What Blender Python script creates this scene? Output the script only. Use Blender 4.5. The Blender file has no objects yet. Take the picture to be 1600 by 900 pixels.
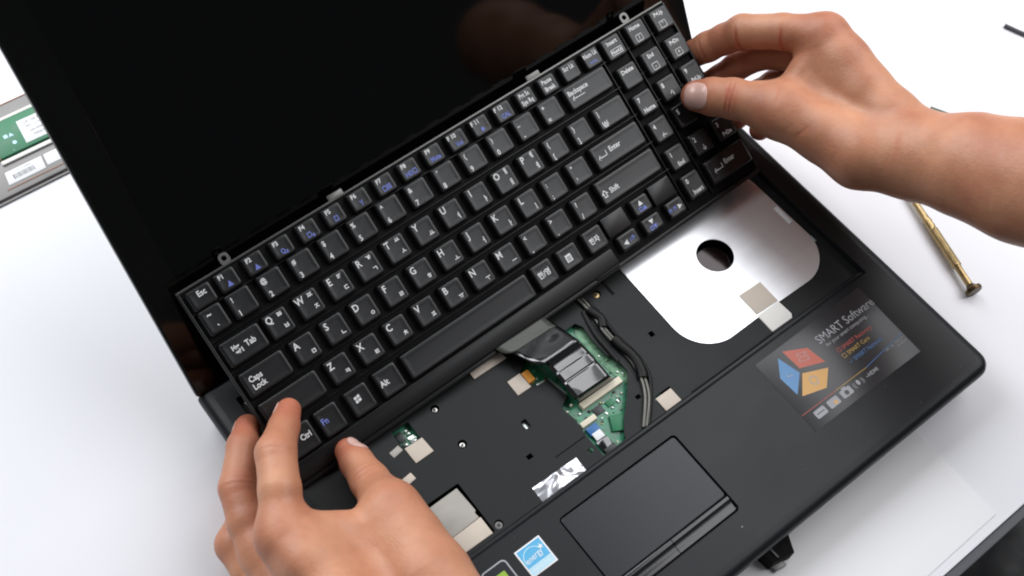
import bpy, bmesh, math, random
import numpy as np
from mathutils import Vector, Matrix
random.seed(3)
C = bpy.context.scene.collection
MM = 0.001

# ------------------------------------------------------------------ camera, lights, exposure
scene = bpy.context.scene
cam_d = bpy.data.cameras.new("camera"); cam = bpy.data.objects.new("camera", cam_d); C.objects.link(cam)
scene.camera = cam
RB = ((0.78993597084179, -0.6106570246002245, 0.055670102176494596),
      (-0.5038360413801131, -0.6981284737165732, -0.5086903553146794),
      (0.34950022228370253, 0.3737842057794293, -0.8591478115730988))
m = Matrix((RB[0], [-v for v in RB[1]], [-v for v in RB[2]])).transposed().to_4x4()
m.translation = Vector((-53.35, -49.20, 609.58)) * MM
cam.matrix_world = m
cam_d.lens = 40.5; cam_d.sensor_width = 36; cam_d.clip_start = 0.01; cam_d.clip_end = 50
cam_d.dof.use_dof = True; cam_d.dof.focus_distance = 0.66; cam_d.dof.aperture_fstop = 15.0

world = bpy.data.worlds.new("World"); scene.world = world; world.use_nodes = True
bg = world.node_tree.nodes["Background"]
bg.inputs[0].default_value = (0.86, 0.92, 1.0, 1); bg.inputs[1].default_value = 0.12

def area(name, loc, target, sx, sy, power, col):
    d = bpy.data.lights.new(name, 'AREA'); d.shape = 'RECTANGLE'; d.size = sx; d.size_y = sy
    d.energy = power; d.color = col
    o = bpy.data.objects.new(name, d); C.objects.link(o); o.location = loc
    o.rotation_euler = (Vector(target) - Vector(loc)).to_track_quat('-Z', 'Y').to_euler()
    return o
area("ceiling_softbox", (1.78, 0.05, 1.75), (1.78, 0.05, 0), 2.1, 2.4, 68, (0.97, 0.98, 1.0))
area("window_light", (-0.05, 1.6, 1.3), (0.15, 0.1, 0.0), 1.8, 1.3, 55, (0.95, 0.975, 1.0))
scene.view_settings.view_transform = 'Standard'; scene.view_settings.look = 'None'
scene.view_settings.exposure = -0.2; scene.view_settings.gamma = 1.0
scene.view_settings.use_curve_mapping = False
scene.cycles.filter_width = 2.0

# ------------------------------------------------------------------ materials
def mat(name, col, rough=0.5, metal=0.0, spec=0.5, noise=None, bump=None, coat=0.0, sss=0.0, trans=0.0, alpha=1.0, aniso=None):
    m = bpy.data.materials.new(name); m.use_nodes = True
    nt = m.node_tree; b = nt.nodes["Principled BSDF"]
    b.inputs["Base Color"].default_value = (*col, 1); b.inputs["Roughness"].default_value = rough
    b.inputs["Metallic"].default_value = metal; b.inputs["Specular IOR Level"].default_value = spec
    if coat: b.inputs["Coat Weight"].default_value = coat; b.inputs["Coat Roughness"].default_value = 0.08
    if trans: b.inputs["Transmission Weight"].default_value = trans
    if alpha < 1: b.inputs["Alpha"].default_value = alpha
    tc = nt.nodes.new("ShaderNodeTexCoord")
    if noise:                       # (scale, amount, stretch) albedo + roughness variation
        sc, amt, st = noise
        mp = nt.nodes.new("ShaderNodeMapping"); mp.inputs["Scale"].default_value = st
        nt.links.new(tc.outputs["Object"], mp.inputs[0])
        n = nt.nodes.new("ShaderNodeTexNoise"); n.inputs["Scale"].default_value = sc; n.inputs["Detail"].default_value = 5
        nt.links.new(mp.outputs[0], n.inputs[0])
        r = nt.nodes.new("ShaderNodeMapRange"); r.inputs[1].default_value = .3; r.inputs[2].default_value = .7
        r.inputs[3].default_value = 1 - amt; r.inputs[4].default_value = 1 + amt
        nt.links.new(n.outputs[0], r.inputs[0])
        mx = nt.nodes.new("ShaderNodeVectorMath"); mx.operation = 'SCALE'; mx.inputs[0].default_value = col
        nt.links.new(r.outputs[0], mx.inputs[3]); nt.links.new(mx.outputs[0], b.inputs["Base Color"])
        r2 = nt.nodes.new("ShaderNodeMath"); r2.operation = 'MULTIPLY'; r2.inputs[1].default_value = rough
        nt.links.new(r.outputs[0], r2.inputs[0]); nt.links.new(r2.outputs[0], b.inputs["Roughness"])
    if bump:                        # (scale, strength, distance)
        n = nt.nodes.new("ShaderNodeTexNoise"); n.inputs["Scale"].default_value = bump[0]; n.inputs["Detail"].default_value = 4
        nt.links.new(tc.outputs["Object"], n.inputs[0])
        bp = nt.nodes.new("ShaderNodeBump"); bp.inputs["Strength"].default_value = bump[1]; bp.inputs["Distance"].default_value = bump[2]
        nt.links.new(n.outputs[0], bp.inputs["Height"]); nt.links.new(bp.outputs[0], b.inputs["Normal"])
    return m

M = {}
M['table'] = mat("white_laminate", (.79, .785, .815), .42, noise=(3, .02, (1, 1, 1)), bump=(900, .08, .0002))
M['edge'] = mat("dark_edge_trim", (.06, .06, .07), .5)
M['floor'] = mat("dark_floor", (.012, .012, .013), .8, noise=(8, .5, (1, 1, 1)))
M['paper'] = mat("white_paper", (.86, .85, .86), .7, bump=(60, .1, .0005))
M['shell'] = mat("black_satin_plastic", (.0085, .0095, .0115), .40, spec=.30, noise=(14, .13, (1, 1.7, 1)), bump=(2500, .12, .0001))
M['gloss'] = mat("black_gloss_plastic", (.003, .003, .0025), .10, spec=.3, noise=(9, .3, (1, 1, 1)))
M['padsurf'] = mat('touchpad_satin_plastic', (.008, .010, .014), .30, spec=.42, noise=(9, .12, (1, 1, 1)))
M['button'] = mat('gloss_button_plastic', (.006, .006, .007), .16, spec=.6)
M['glass'] = mat("black_screen_glass", (.0015, .0015, .0015), .07, spec=.3, noise=(7, .3, (1, 1, 1)))
M['deck'] = mat("black_film_deck", (.0115, .0125, .013), .48, spec=.25, noise=(25, .12, (1, 1, 1)), bump=(1500, .1, .0001))
M['well'] = mat("dark_cavity", (.004, .004, .004), .8, spec=.2)
M['key'] = mat("charcoal_key_plastic", (.0045, .0045, .0052), .37, spec=.60, bump=(4000, .12, .00005))
M['kframe'] = mat("keyboard_frame_plastic", (.005, .005, .0055), .40, spec=.42, bump=(3000, .1, .00005))
M['kplate'] = mat("keyboard_back_plate", (.003, .003, .003), .75, spec=.25)
M['ksteel'] = mat("keyboard_grey_steel", (.16, .16, .15), .4, metal=.7)
M['ink'] = mat("white_ink", (.80, .80, .80), .5)
M['blueink'] = mat("blue_ink", (.17, .22, .62), .5)
M['alu'] = mat("brushed_aluminium", (.84, .85, .88), .34, metal=.66, noise=(22, .05, (1, 5, 1)), bump=(120, .02, .0002))
M['hub'] = mat("dark_mirror_hub", (.045, .04, .04), .12, metal=1.0)
M['steel'] = mat("bright_steel", (.50, .49, .46), .35, metal=1.0)
M['pad'] = mat("beige_tape", (.60, .52, .44), .7, noise=(40, .06, (1, 1, 1)), bump=(700, .2, .0002))
M['padpale'] = mat("white_foam_pad", (.80, .78, .74), .7, bump=(700, .2, .0002))
M['silverpad'] = mat("silver_beige_sheet", (.38, .355, .32), .55, metal=.05, noise=(30, .10, (1, 3, 1)), bump=(60, .3, .001))
M['foil'] = mat("crumpled_foil", (.66, .66, .70), .30, metal=.75, bump=(48, 1.0, .0055))
for n_ in M['foil'].node_tree.nodes:
    if n_.type == 'TEX_NOISE': n_.inputs['Detail'].default_value = 1.2; n_.inputs['Distortion'].default_value = 2.0
M['pcb'] = mat("green_circuit_board", (.035, .20, .11), .4, noise=(320, .6, (1, 1, 1)), bump=(900, .3, .0004), coat=.3)
M['pcb2'] = mat("bright_green_board", (.012, .17, .07), .45, noise=(120, .2, (1, 1, 1)))
M['palepcb'] = mat("pale_green_trace", (.18, .36, .22), .45, noise=(400, .4, (1, 1, 1)))
M['cream'] = mat("cream_connector", (.72, .66, .52), .5)
M['chip'] = mat("black_chip", (.02, .022, .022), .4)
M['solder'] = mat("solder", (.62, .66, .62), .3, metal=.8)
M['orange'] = mat("orange_tape", (.80, .33, .04), .5)
M['blue'] = mat("blue_stiffener", (.02, .13, .36), .4)
M['white'] = mat("white_label", (.80, .80, .82), .6)
M['ribbon'] = mat("black_ribbon_film", (.005, .005, .006), .10, spec=1.0, coat=.7, bump=(26, .9, .007))
for n_ in M['ribbon'].node_tree.nodes:
    if n_.type == 'TEX_NOISE': n_.inputs['Detail'].default_value = .6; n_.inputs['Distortion'].default_value = 1.2
M['ribbongrey'] = mat("grey_ribbon_film", (.055, .058, .048), .35, bump=(60, .3, .001))
M['rubber'] = mat("black_rubber_cable", (.003, .003, .003), .5, spec=.3)
M['cablegrey'] = mat("grey_cable_sheath", (.14, .135, .12), .32, metal=.2)
M['brass'] = mat("brass", (.46, .34, .17), .42, metal=1.0, noise=(200, .25, (1, 1, 1)))
M['darkbrass'] = mat("dark_brass", (.10, .065, .03), .35, metal=.8)
M['sticker'] = mat("dark_sticker_film", (.018, .018, .021), .30, spec=.6)
M['skyblue'] = mat("sky_blue_print", (.09, .42, .70), .4)
M['paleblue'] = mat("pale_blue_print", (.45, .70, .82), .4)
M['red'] = mat("red_print", (.48, .11, .07), .4)
M['orangep'] = mat("orange_print", (.62, .34, .10), .4)
M['bluep'] = mat("blue_print", (.09, .24, .46), .4)
M['dred'] = mat("dull_red_text", (.42, .07, .05), .5)
M['dyellow'] = mat("dull_yellow_text", (.45, .28, .06), .5)
M['dblue'] = mat("dull_blue_text", (.06, .16, .36), .5)
M['greyink'] = mat("grey_print", (.34, .34, .36), .5)
M['lime'] = mat("lime_print", (.30, .48, .04), .4)
M['blacksk'] = mat("black_print", (.012, .012, .02), .3)
M['brown'] = mat("thin_brown_line", (.30, .14, .08), .6)
M['silver'] = mat("grey_silver_tray", (.20, .19, .185), .45, metal=.3, noise=(60, .15, (1, 1, 1)))
M['plasticgreen'] = mat("dull_green_plastic", (.10, .13, .09), .5)

def skin_mat():
    m = bpy.data.materials.new("skin"); m.use_nodes = True; nt = m.node_tree; b = nt.nodes["Principled BSDF"]
    tc = nt.nodes.new("ShaderNodeTexCoord")
    n1 = nt.nodes.new("ShaderNodeTexNoise"); n1.inputs["Scale"].default_value = 35; n1.inputs["Detail"].default_value = 5
    n2 = nt.nodes.new("ShaderNodeTexNoise"); n2.inputs["Scale"].default_value = 160; n2.inputs["Detail"].default_value = 3
    nt.links.new(tc.outputs["Object"], n1.inputs[0]); nt.links.new(tc.outputs["Object"], n2.inputs[0])
    cr = nt.nodes.new("ShaderNodeValToRGB")
    cr.color_ramp.elements[0].position = .32; cr.color_ramp.elements[0].color = (.46, .185, .105, 1)
    cr.color_ramp.elements[1].position = .68; cr.color_ramp.elements[1].color = (.63, .305, .178, 1)
    nt.links.new(n1.outputs[0], cr.inputs[0])
    at = nt.nodes.new("ShaderNodeAttribute"); at.attribute_name = "flush_shade"  # redness of tips and knuckles, plus crease shade painted along the folds
    mx = nt.nodes.new("ShaderNodeMix"); mx.data_type = 'RGBA'; mx.inputs["B"].default_value = (.52, .130, .075, 1)
    nt.links.new(at.outputs["Fac"], mx.inputs["Factor"]); nt.links.new(cr.outputs[0], mx.inputs["A"])
    mx2 = nt.nodes.new("ShaderNodeMix"); mx2.data_type = 'RGBA'; mx2.blend_type = 'MULTIPLY'; mx2.inputs["Factor"].default_value = .12
    nt.links.new(mx.outputs["Result"], mx2.inputs["A"]); nt.links.new(n2.outputs[0], mx2.inputs["B"])
    nt.links.new(mx2.outputs["Result"], b.inputs["Base Color"])
    b.inputs["Roughness"].default_value = .46; b.inputs["Specular IOR Level"].default_value = .4
    b.inputs["Subsurface Weight"].default_value = .22; b.inputs["Subsurface Radius"].default_value = (1.0, .35, .2)
    b.inputs["Subsurface Scale"].default_value = .004
    v = nt.nodes.new("ShaderNodeTexVoronoi"); v.inputs["Scale"].default_value = 900
    w = nt.nodes.new("ShaderNodeTexNoise"); w.inputs["Scale"].default_value = 260; w.inputs["Detail"].default_value = 6
    nt.links.new(tc.outputs["Object"], v.inputs["Vector"]); nt.links.new(tc.outputs["Object"], w.inputs[0])
    ad = nt.nodes.new("ShaderNodeMath"); ad.operation = 'ADD'
    nt.links.new(v.outputs["Distance"], ad.inputs[0]); nt.links.new(w.outputs[0], ad.inputs[1])
    vc = nt.nodes.new("ShaderNodeTexVoronoi"); vc.feature = 'DISTANCE_TO_EDGE'; vc.inputs["Scale"].default_value = 520
    mpv = nt.nodes.new("ShaderNodeMapping"); mpv.inputs["Scale"].default_value = (1.0, .55, 1.0)
    nt.links.new(tc.outputs["Object"], mpv.inputs[0]); nt.links.new(mpv.outputs[0], vc.inputs["Vector"])
    vr = nt.nodes.new("ShaderNodeMapRange"); vr.inputs[2].default_value = .12; vr.inputs[4].default_value = 1.4
    nt.links.new(vc.outputs["Distance"], vr.inputs[0])
    ad2 = nt.nodes.new("ShaderNodeMath"); ad2.operation = 'ADD'; nt.links.new(ad.outputs[0], ad2.inputs[0]); nt.links.new(vr.outputs[0], ad2.inputs[1])
    bp = nt.nodes.new("ShaderNodeBump"); bp.inputs["Strength"].default_value = .12; bp.inputs["Distance"].default_value = .0004
    nt.links.new(ad2.outputs[0], bp.inputs["Height"])
    ln = nt.nodes.new("ShaderNodeTexNoise"); ln.inputs["Scale"].default_value = 75; ln.inputs["Detail"].default_value = 3
    nt.links.new(tc.outputs["Object"], ln.inputs[0])
    bp2 = nt.nodes.new("ShaderNodeBump"); bp2.inputs["Strength"].default_value = .35; bp2.inputs["Distance"].default_value = .0012
    nt.links.new(ln.outputs[0], bp2.inputs["Height"]); nt.links.new(bp2.outputs[0], bp.inputs["Normal"]); nt.links.new(bp.outputs[0], b.inputs["Normal"])
    nr = nt.nodes.new("ShaderNodeMapRange"); nr.inputs[3].default_value = .34; nr.inputs[4].default_value = .58
    nt.links.new(n2.outputs[0], nr.inputs[0]); nt.links.new(nr.outputs[0], b.inputs["Roughness"])
    return m
M['skin'] = skin_mat()
M['nail'] = mat("fingernail", (.68, .42, .36), .30, spec=.5, coat=.2)

# ------------------------------------------------------------------ helpers
def empty(name, label, cat, loc=(0, 0, 0), group=None, matrix=None):
    o = bpy.data.objects.new(name, None); C.objects.link(o)
    if matrix is not None: o.matrix_world = matrix
    else: o.location = [v * MM for v in loc]
    o.empty_display_size = .01
    o['label'] = label; o['category'] = cat
    if group: o['group'] = group
    return o

def link(name, me, material, parent=None, label=None):
    o = bpy.data.objects.new(name, me); C.objects.link(o)
    if material is not None and not me.materials: me.materials.append(material)
    if parent: o.parent = parent
    if label: o['label'] = label
    return o

def mesh_from(verts, faces, smooth=False):
    me = bpy.data.meshes.new("mesh")
    me.from_pydata([(x * MM, y * MM, z * MM) for x, y, z in verts], [], faces)
    me.validate(); me.update()
    if smooth: me.shade_smooth()
    return me

def rrect(x0, y0, x1, y1, r, n=5):
    """counter-clockwise rounded rectangle"""
    r = min(r, (x1 - x0) / 2 - 1e-4, (y1 - y0) / 2 - 1e-4); p = []
    for cx, cy, a0 in ((x1 - r, y0 + r, -90), (x1 - r, y1 - r, 0), (x0 + r, y1 - r, 90), (x0 + r, y0 + r, 180)):
        for i in range(n + 1):
            a = math.radians(a0 + 90 * i / n); p.append((cx + r * math.cos(a), cy + r * math.sin(a)))
    return p

def rrect4(x0, y0, x1, y1, rf, rb, n=6):
    """rounded rectangle with its own radius for the front (low y) and back corners"""
    p = []
    for cx, cy, a0, r in ((x1 - rf, y0 + rf, -90, rf), (x1 - rb, y1 - rb, 0, rb), (x0 + rb, y1 - rb, 90, rb), (x0 + rf, y0 + rf, 180, rf)):
        for i in range(n + 1):
            a = math.radians(a0 + 90 * i / n); p.append((cx + r * math.cos(a), cy + r * math.sin(a)))
    return p

def circle(cx, cy, r, n=20):
    return [(cx + r * math.cos(2 * math.pi * i / n), cy + r * math.sin(2 * math.pi * i / n)) for i in range(n)]

def loft(rings, cap0=True, cap1=True, closed=True):
    """rings: lists of equally many (x,y,z)"""
    n = len(rings[0]); v = [p for r in rings for p in r]; f = []
    for k in range(len(rings) - 1):
        for i in range(n if closed else n - 1):
            j = (i + 1) % n
            f.append((k * n + i, k * n + j, (k + 1) * n + j, (k + 1) * n + i))
    if cap0: f.append(tuple(reversed(range(n))))
    if cap1: f.append(tuple((len(rings) - 1) * n + i for i in range(n)))
    return v, f

def smooth_angle(me, deg=35):
    me.shade_smooth()
    try: me.set_sharp_from_angle(angle=math.radians(deg))
    except Exception: pass

def slab(name, poly, z0, z1, material, parent, bevel=0.0, label=None):
    """flat-topped plate from a 2D outline with a small chamfered top edge"""
    bm = bmesh.new()
    vs = [bm.verts.new((x * MM, y * MM, z0 * MM)) for x, y in poly]
    f = bm.faces.new(vs); bm.normal_update()
    if f.normal.z < 0: f.normal_flip()
    bm.faces.ensure_lookup_table()
    r = bmesh.ops.extrude_face_region(bm, geom=[f])
    tv = [g for g in r['geom'] if isinstance(g, bmesh.types.BMVert)]
    bmesh.ops.translate(bm, verts=tv, vec=(0, 0, (z1 - z0) * MM))
    if bevel:
        te = [e for e in bm.edges if all(abs(v.co.z - z1 * MM) < 1e-7 for v in e.verts)]
        bmesh.ops.bevel(bm, geom=te, offset=bevel * MM, segments=2, affect='EDGES', profile=.5)
    bmesh.ops.recalc_face_normals(bm, faces=bm.faces)
    me = bpy.data.meshes.new("mesh"); bm.to_mesh(me); bm.free(); smooth_angle(me, 30)
    return link(name, me, material, parent, label)

def plate(name, outer, holes, z0, z1, material, parent, bevel=0.0, label=None, group=None):
    """plate with real holes (filled 2D curve, extruded)"""
    cu = bpy.data.curves.new("c", 'CURVE'); cu.dimensions = '2D'; cu.fill_mode = 'BOTH'
    for poly in [outer] + holes:
        sp = cu.splines.new('POLY'); sp.points.add(len(poly) - 1)
        for p, q in zip(sp.points, poly): p.co = (q[0] * MM, q[1] * MM, 0, 1)
        sp.use_cyclic_u = True
    cu.extrude = max((z1 - z0) / 2 - bevel, 1e-5) * MM
    if bevel: cu.bevel_depth = bevel * MM; cu.bevel_resolution = 1; cu.offset = -bevel * MM
    tmp = bpy.data.objects.new("t", cu); C.objects.link(tmp)
    dg = bpy.context.evaluated_depsgraph_get()
    me = bpy.data.meshes.new_from_object(tmp.evaluated_get(dg), depsgraph=dg)
    bpy.data.objects.remove(tmp)
    me.transform(Matrix.Translation((0, 0, (z0 + z1) / 2 * MM))); me.materials.clear()
    smooth_angle(me, 30)
    return link(name, me, material, parent, label)

def box(name, x0, y0, z0, x1, y1, z1, material, parent, bevel=.2, label=None, rot=0):
    p = [(x0, y0), (x1, y0), (x1, y1), (x0, y1)]
    if rot:
        cx, cy = (x0 + x1) / 2, (y0 + y1) / 2; a = math.radians(rot)
        p = [(cx + (x - cx) * math.cos(a) - (y - cy) * math.sin(a), cy + (x - cx) * math.sin(a) + (y - cy) * math.cos(a)) for x, y in p]
    return slab(name, p, z0, z1, material, parent, bevel, label)

def catmull(pts, n=6):
    P = [np.array(p, float) for p in pts]; P = [2 * P[0] - P[1]] + P + [2 * P[-1] - P[-2]]; o = []
    for i in range(1, len(P) - 2):
        for k in range(n):
            t = k / n; a, b, c, d = P[i - 1:i + 3]
            o.append(.5 * ((2 * b) + (-a + c) * t + (2 * a - 5 * b + 4 * c - d) * t * t + (-a + 3 * b - 3 * c + d) * t ** 3))
    o.append(P[-2]); return o

def tube(name, pts, r, material, parent, n=10, steps=6, flat=1.0, label=None, radii=None, smoothpath=True):
    P = catmull(pts, steps) if smoothpath else [np.array(p, float) for p in pts]
    rings = []
    for i, p in enumerate(P):
        t = P[min(i + 1, len(P) - 1)] - P[max(i - 1, 0)]; t /= np.linalg.norm(t) + 1e-9
        up = np.array([0, 0, 1.]) if abs(t[2]) < .95 else np.array([1., 0, 0])
        s = np.cross(t, up); s /= np.linalg.norm(s); u = np.cross(s, t)
        rr = r if radii is None else radii[i]
        rings.append([tuple(p + rr * (math.cos(2 * math.pi * k / n) * s + flat * math.sin(2 * math.pi * k / n) * u)) for k in range(n)])
    v, f = loft(rings)
    me = mesh_from(v, f); 
    bm = bmesh.new(); bm.from_mesh(me); bmesh.ops.recalc_face_normals(bm, faces=bm.faces); bm.to_mesh(me); bm.free()
    smooth_angle(me, 50)
    return link(name, me, material, parent, label)

# text: collected, evaluated in one go, joined per target object
TEXTS = {}
def text(key, s, x, y, size, z=0.0, rot=0.0, sx=.85, align='CENTER', bold=0.0):
    TEXTS.setdefault(key, []).append((s, x, y, size, z, rot, sx, align, bold))
RAW = {}
def raw(key, verts, faces): RAW.setdefault(key, []).append((verts, faces))
def rawpoly(key, pts, z): raw(key, [(x, y, z) for x, y in pts], [tuple(range(len(pts)))])
def rawline(key, x0, y0, x1, y1, w, z):
    d = Vector((x1 - x0, y1 - y0)); n = Vector((-d.y, d.x)).normalized() * w / 2
    rawpoly(key, [(x0 - n.x, y0 - n.y), (x1 - n.x, y1 - n.y), (x1 + n.x, y1 + n.y), (x0 + n.x, y0 + n.y)], z)
def rawrect(key, x0, y0, x1, y1, w, z):
    rawline(key, x0, y0, x1, y0, w, z); rawline(key, x1, y0, x1, y1, w, z); rawline(key, x1, y1, x0, y1, w, z); rawline(key, x0, y1, x0, y0, w, z)
def rawarc(key, cx, cy, rx, ry, a0, a1, w, z, n=14, rot=0):
    P = []
    for i in range(n + 1):
        a = math.radians(a0 + (a1 - a0) * i / n); x, y = rx * math.cos(a), ry * math.sin(a); q = math.radians(rot)
        P.append((cx + x * math.cos(q) - y * math.sin(q), cy + x * math.sin(q) + y * math.cos(q)))
    for p, q in zip(P, P[1:]): rawline(key, p[0], p[1], q[0], q[1], w, z)

def flush_text():
    """key = (part name, id, material name, parent)"""
    tmp = []
    for key, L in TEXTS.items():
        for t in L:
            cu = bpy.data.curves.new("t", 'FONT'); cu.body = t[0]; cu.size = t[3] * MM; cu.resolution_u = 2
            cu.align_x = t[7]; cu.align_y = 'CENTER'; cu.offset = t[8] * MM
            o = bpy.data.objects.new("t", cu); C.objects.link(o); tmp.append((key, t, o))
    bpy.context.view_layer.update()
    dg = bpy.context.evaluated_depsgraph_get()
    got = {}
    for key, t, o in tmp:
        me = bpy.data.meshes.new_from_object(o.evaluated_get(dg), depsgraph=dg)
        a = math.radians(t[5])
        mt = Matrix.Translation((t[1] * MM, t[2] * MM, t[4] * MM)) @ Matrix.Rotation(a, 4, 'Z') @ Matrix.Diagonal((t[6], 1, 1, 1))
        me.transform(mt); got.setdefault(key, []).append(me)
    for key, t, o in tmp: bpy.data.objects.remove(o)
    for key in list(got) + [k for k in RAW if k not in got]:
        bm = bmesh.new()
        for me in got.get(key, []): bm.from_mesh(me); bpy.data.meshes.remove(me)
        for v, f in RAW.get(key, []):
            vs = [bm.verts.new((x * MM, y * MM, z * MM)) for x, y, z in v]
            for q in f: bm.faces.new([vs[i] for i in q])
        for f in bm.faces:
            f.normal_update()
            if f.normal.z < 0: f.normal_flip()
        me = bpy.data.meshes.new("print"); bm.to_mesh(me); bm.free(); me.materials.clear()
        link(key[0], me, M[key[2]], key[3])

# ------------------------------------------------------------------ setting: floor, table
me = mesh_from([(-3000, -3000, -720), (3500, -3000, -720), (3500, 3500, -720), (-3000, 3500, -720)], [(0, 1, 2, 3)])
fl = link('floor', me, M['floor']); fl['kind'] = 'structure'

tb = empty('table', 'white laminate table with a dark edge strip under the laptop', 'table', (300, 400, -30))
def tloc(o): o.location = (-.3, -.4, .03); return o
tloc(slab('table_top', [(-900, -68), (1300, -68), (1300, 1300), (-900, 1300)], -28, 0, M['table'], tb, .8))
tloc(slab('edge_strip', [(-900, -73.5), (1300, -73.5), (1300, -68.2), (-900, -68.2)], -30, -.6, M['edge'], tb, 1.0))
for x, y in ((-850, 0), (1250, 0), (-850, 1250), (1250, 1250)):
    tloc(slab('table_leg', rrect(x - 25, y - 25, x + 25, y + 25, 6), -720, -28, M['edge'], tb))

pp = slab('paper_sheet', [(116, -64), (326, -62), (327.5, 40), (118, 60)], .1, .5, M['paper'], None, .1)
pp['label'] = 'white paper sheet lying on the table under the front edge of the laptop'; pp['category'] = 'paper'

# ------------------------------------------------------------------ laptop
lap = empty('laptop', 'black laptop with its keyboard bay open, circuit board and fan plate showing', 'laptop')
X1 = 380.0
rings = []
for ins, z in ((9, 3), (4, 5), (1.2, 12), (.2, 20), (0, 24.5), (.8, 27), (2.4, 28.8), (4.6, 29.7), (7.5, 30)):
    rings.append([(x, y, z) for x, y in rrect4(.4 + ins, -1.2 + ins, X1 - ins, 251 - ins * .5, max(9.5 - ins * .8, 2), 2)])
v, f = loft(rings, cap0=True, cap1=False)
me = mesh_from(v, f); smooth_angle(me, 40)
chas = link('chassis', me, M['shell'], lap)
for x, y in ((30, 14), (350, 14), (30, 225), (350, 225)):
    slab('foot', rrect(x - 9, y - 4, x + 9, y + 4, 3.5), .05, 3.2, M['rubber'], chas)

WX0, WY0, WX1, WY1 = 17.0, 89.5, 362.5, 236.0
TX0, TY0, TX1, TY1 = 115.6, 23.6, 197.8, 77.2
ins = 7.4
top_outer = rrect4(.4 + ins, -1.2 + ins, X1 - ins, 251 - ins * .5, 3.6, 2)
plate('palm_rest', top_outer, [rrect(WX0, WY0 - 3.2, WX1, WY1, .6), rrect(TX0, TY0, TX1, TY1, 2.6)], 28.4, 29.99, M['shell'], lap, .12)
# glossy strip between the hinges
box('hinge_cover', 26, 239.5, 30.05, 354, 246.6, 30.5, M['gloss'], lap, .15)
# well walls
w = []
for a, b, c, d in ((WX0 - 1.5, WY0, WX0 - .05, WY1), (WX1 + .05, WY0, WX1 + 1.5, WY1), (WX0 - 1.5, WY0 - 1.5, WX1 + 1.5, WY0 - .05), (WX0 - 1.5, WY1 + .05, WX1 + 1.5, WY1 + 1.5)):
    w.append((a, b, c, d))
for a, b, c, d in w: box('bay_wall', a, b, 8, c, d, 28.35, M['shell'], chas, 0)

v, f = loft([[(x, WY0 - 3.2, 24.2), (x, WY0 - 3.1, 29.7), (x, WY0 + 1.2, 25.6), (x, WY0 + 1.4, 24.2)] for x in (WX0, WX1)])
me = mesh_from(v, f); bm = bmesh.new(); bm.from_mesh(me); bmesh.ops.recalc_face_normals(bm, faces=bm.faces); bm.to_mesh(me); bm.free()
link('bay_slope', me, M['shell'], chas)
# deck inside the bay, with real cut-outs
pcb_open = [(157, 146.2), (153.8, 150), (154, 158.6), (160, 161), (164, 163.5), (199.5, 164.5), (201.8, 160), (200.6, 151), (201, 138), (204.4, 132),
            (204.2, 123), (199, 117), (192, 109.6), (183.6, 102), (177.8, 95), (176.5, 91.8), (160.2, 91.6), (159.8, 106), (161.2, 117), (159.4, 127.6), (166.8, 131.2), (164, 146)]
def sq(cx, cy, w, h=None, a=0):
    h = h or w; q = math.radians(a)
    return [(cx + x * math.cos(q) - y * math.sin(q), cy + x * math.sin(q) + y * math.cos(q)) for x, y in ((-w / 2, -h / 2), (w / 2, -h / 2), (w / 2, h / 2), (-w / 2, h / 2))]
holes = [pcb_open, circle(298.6, 150.8, 12.6, 40), rrect(74.6, 158.6, 85.6, 171, .8), circle(102, 168.6, 2.5), circle(101.9, 142.7, 2.5),
         circle(222.4, 172.7, 2.7), circle(90.4, 94.8, 2.6), sq(231.4, 133, 3, 3.2), sq(137.2, 131.6, 3.4, 5.4), sq(127.1, 115.2, 3.4, 2.6),
         sq(156.4, 98.1, 3.2, 2.6), sq(63.8, 143.4, 6.4, 4.6), sq(70.6, 160.6, 5.6, 4), sq(198.6, 107.2, 3, 2.4), rrect(293.6, 92.2, 308.6, 104.6, .8),
         rrect(205.2, 90.8, 217.4, 101.6, .6), rrect(64, 93, 86.6, 126, .8)]
deck = plate('deck_plate', [(WX0, WY0), (WX1, WY0), (WX1, WY1), (WX0, WY1)], holes, 24.0, 25.0, M['deck'], lap, .12)
box('bay_floor', WX0, WY0, 8, WX1, WY1, 9, M['well'], lap, 0)
# shallow raised lines and a pressed step in the deck
for x0, y0, x1, y1 in ((138.5, 106.3, 158.8, 106.6), (229.8, 177.8, 231.5, 166.6), (92, 90.4, 150, 90.6)):
    box('deck_seam', x0 - .2, min(y0, y1) - .2, 25.0, x1 + .2, max(y0, y1) + .2, 25.15, M['well'], deck, .02)
slab('deck_rim', [(225, 91), (290, 91), (290, 92), (226, 92)], 25.0, 25.9, M['deck'], deck, .2)
box('latch_window', 352.2, 140.4, 25.1, 355.4, 154.6, 25.9, M['white'], lap, .3, label='narrow white slot beside the metal plate')
box('latch_window', 355.4, 121.6, 25.1, 357.2, 126.4, 25.8, M['greyink'], lap, .3, label='tiny pale slot near the front of the bay')

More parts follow.
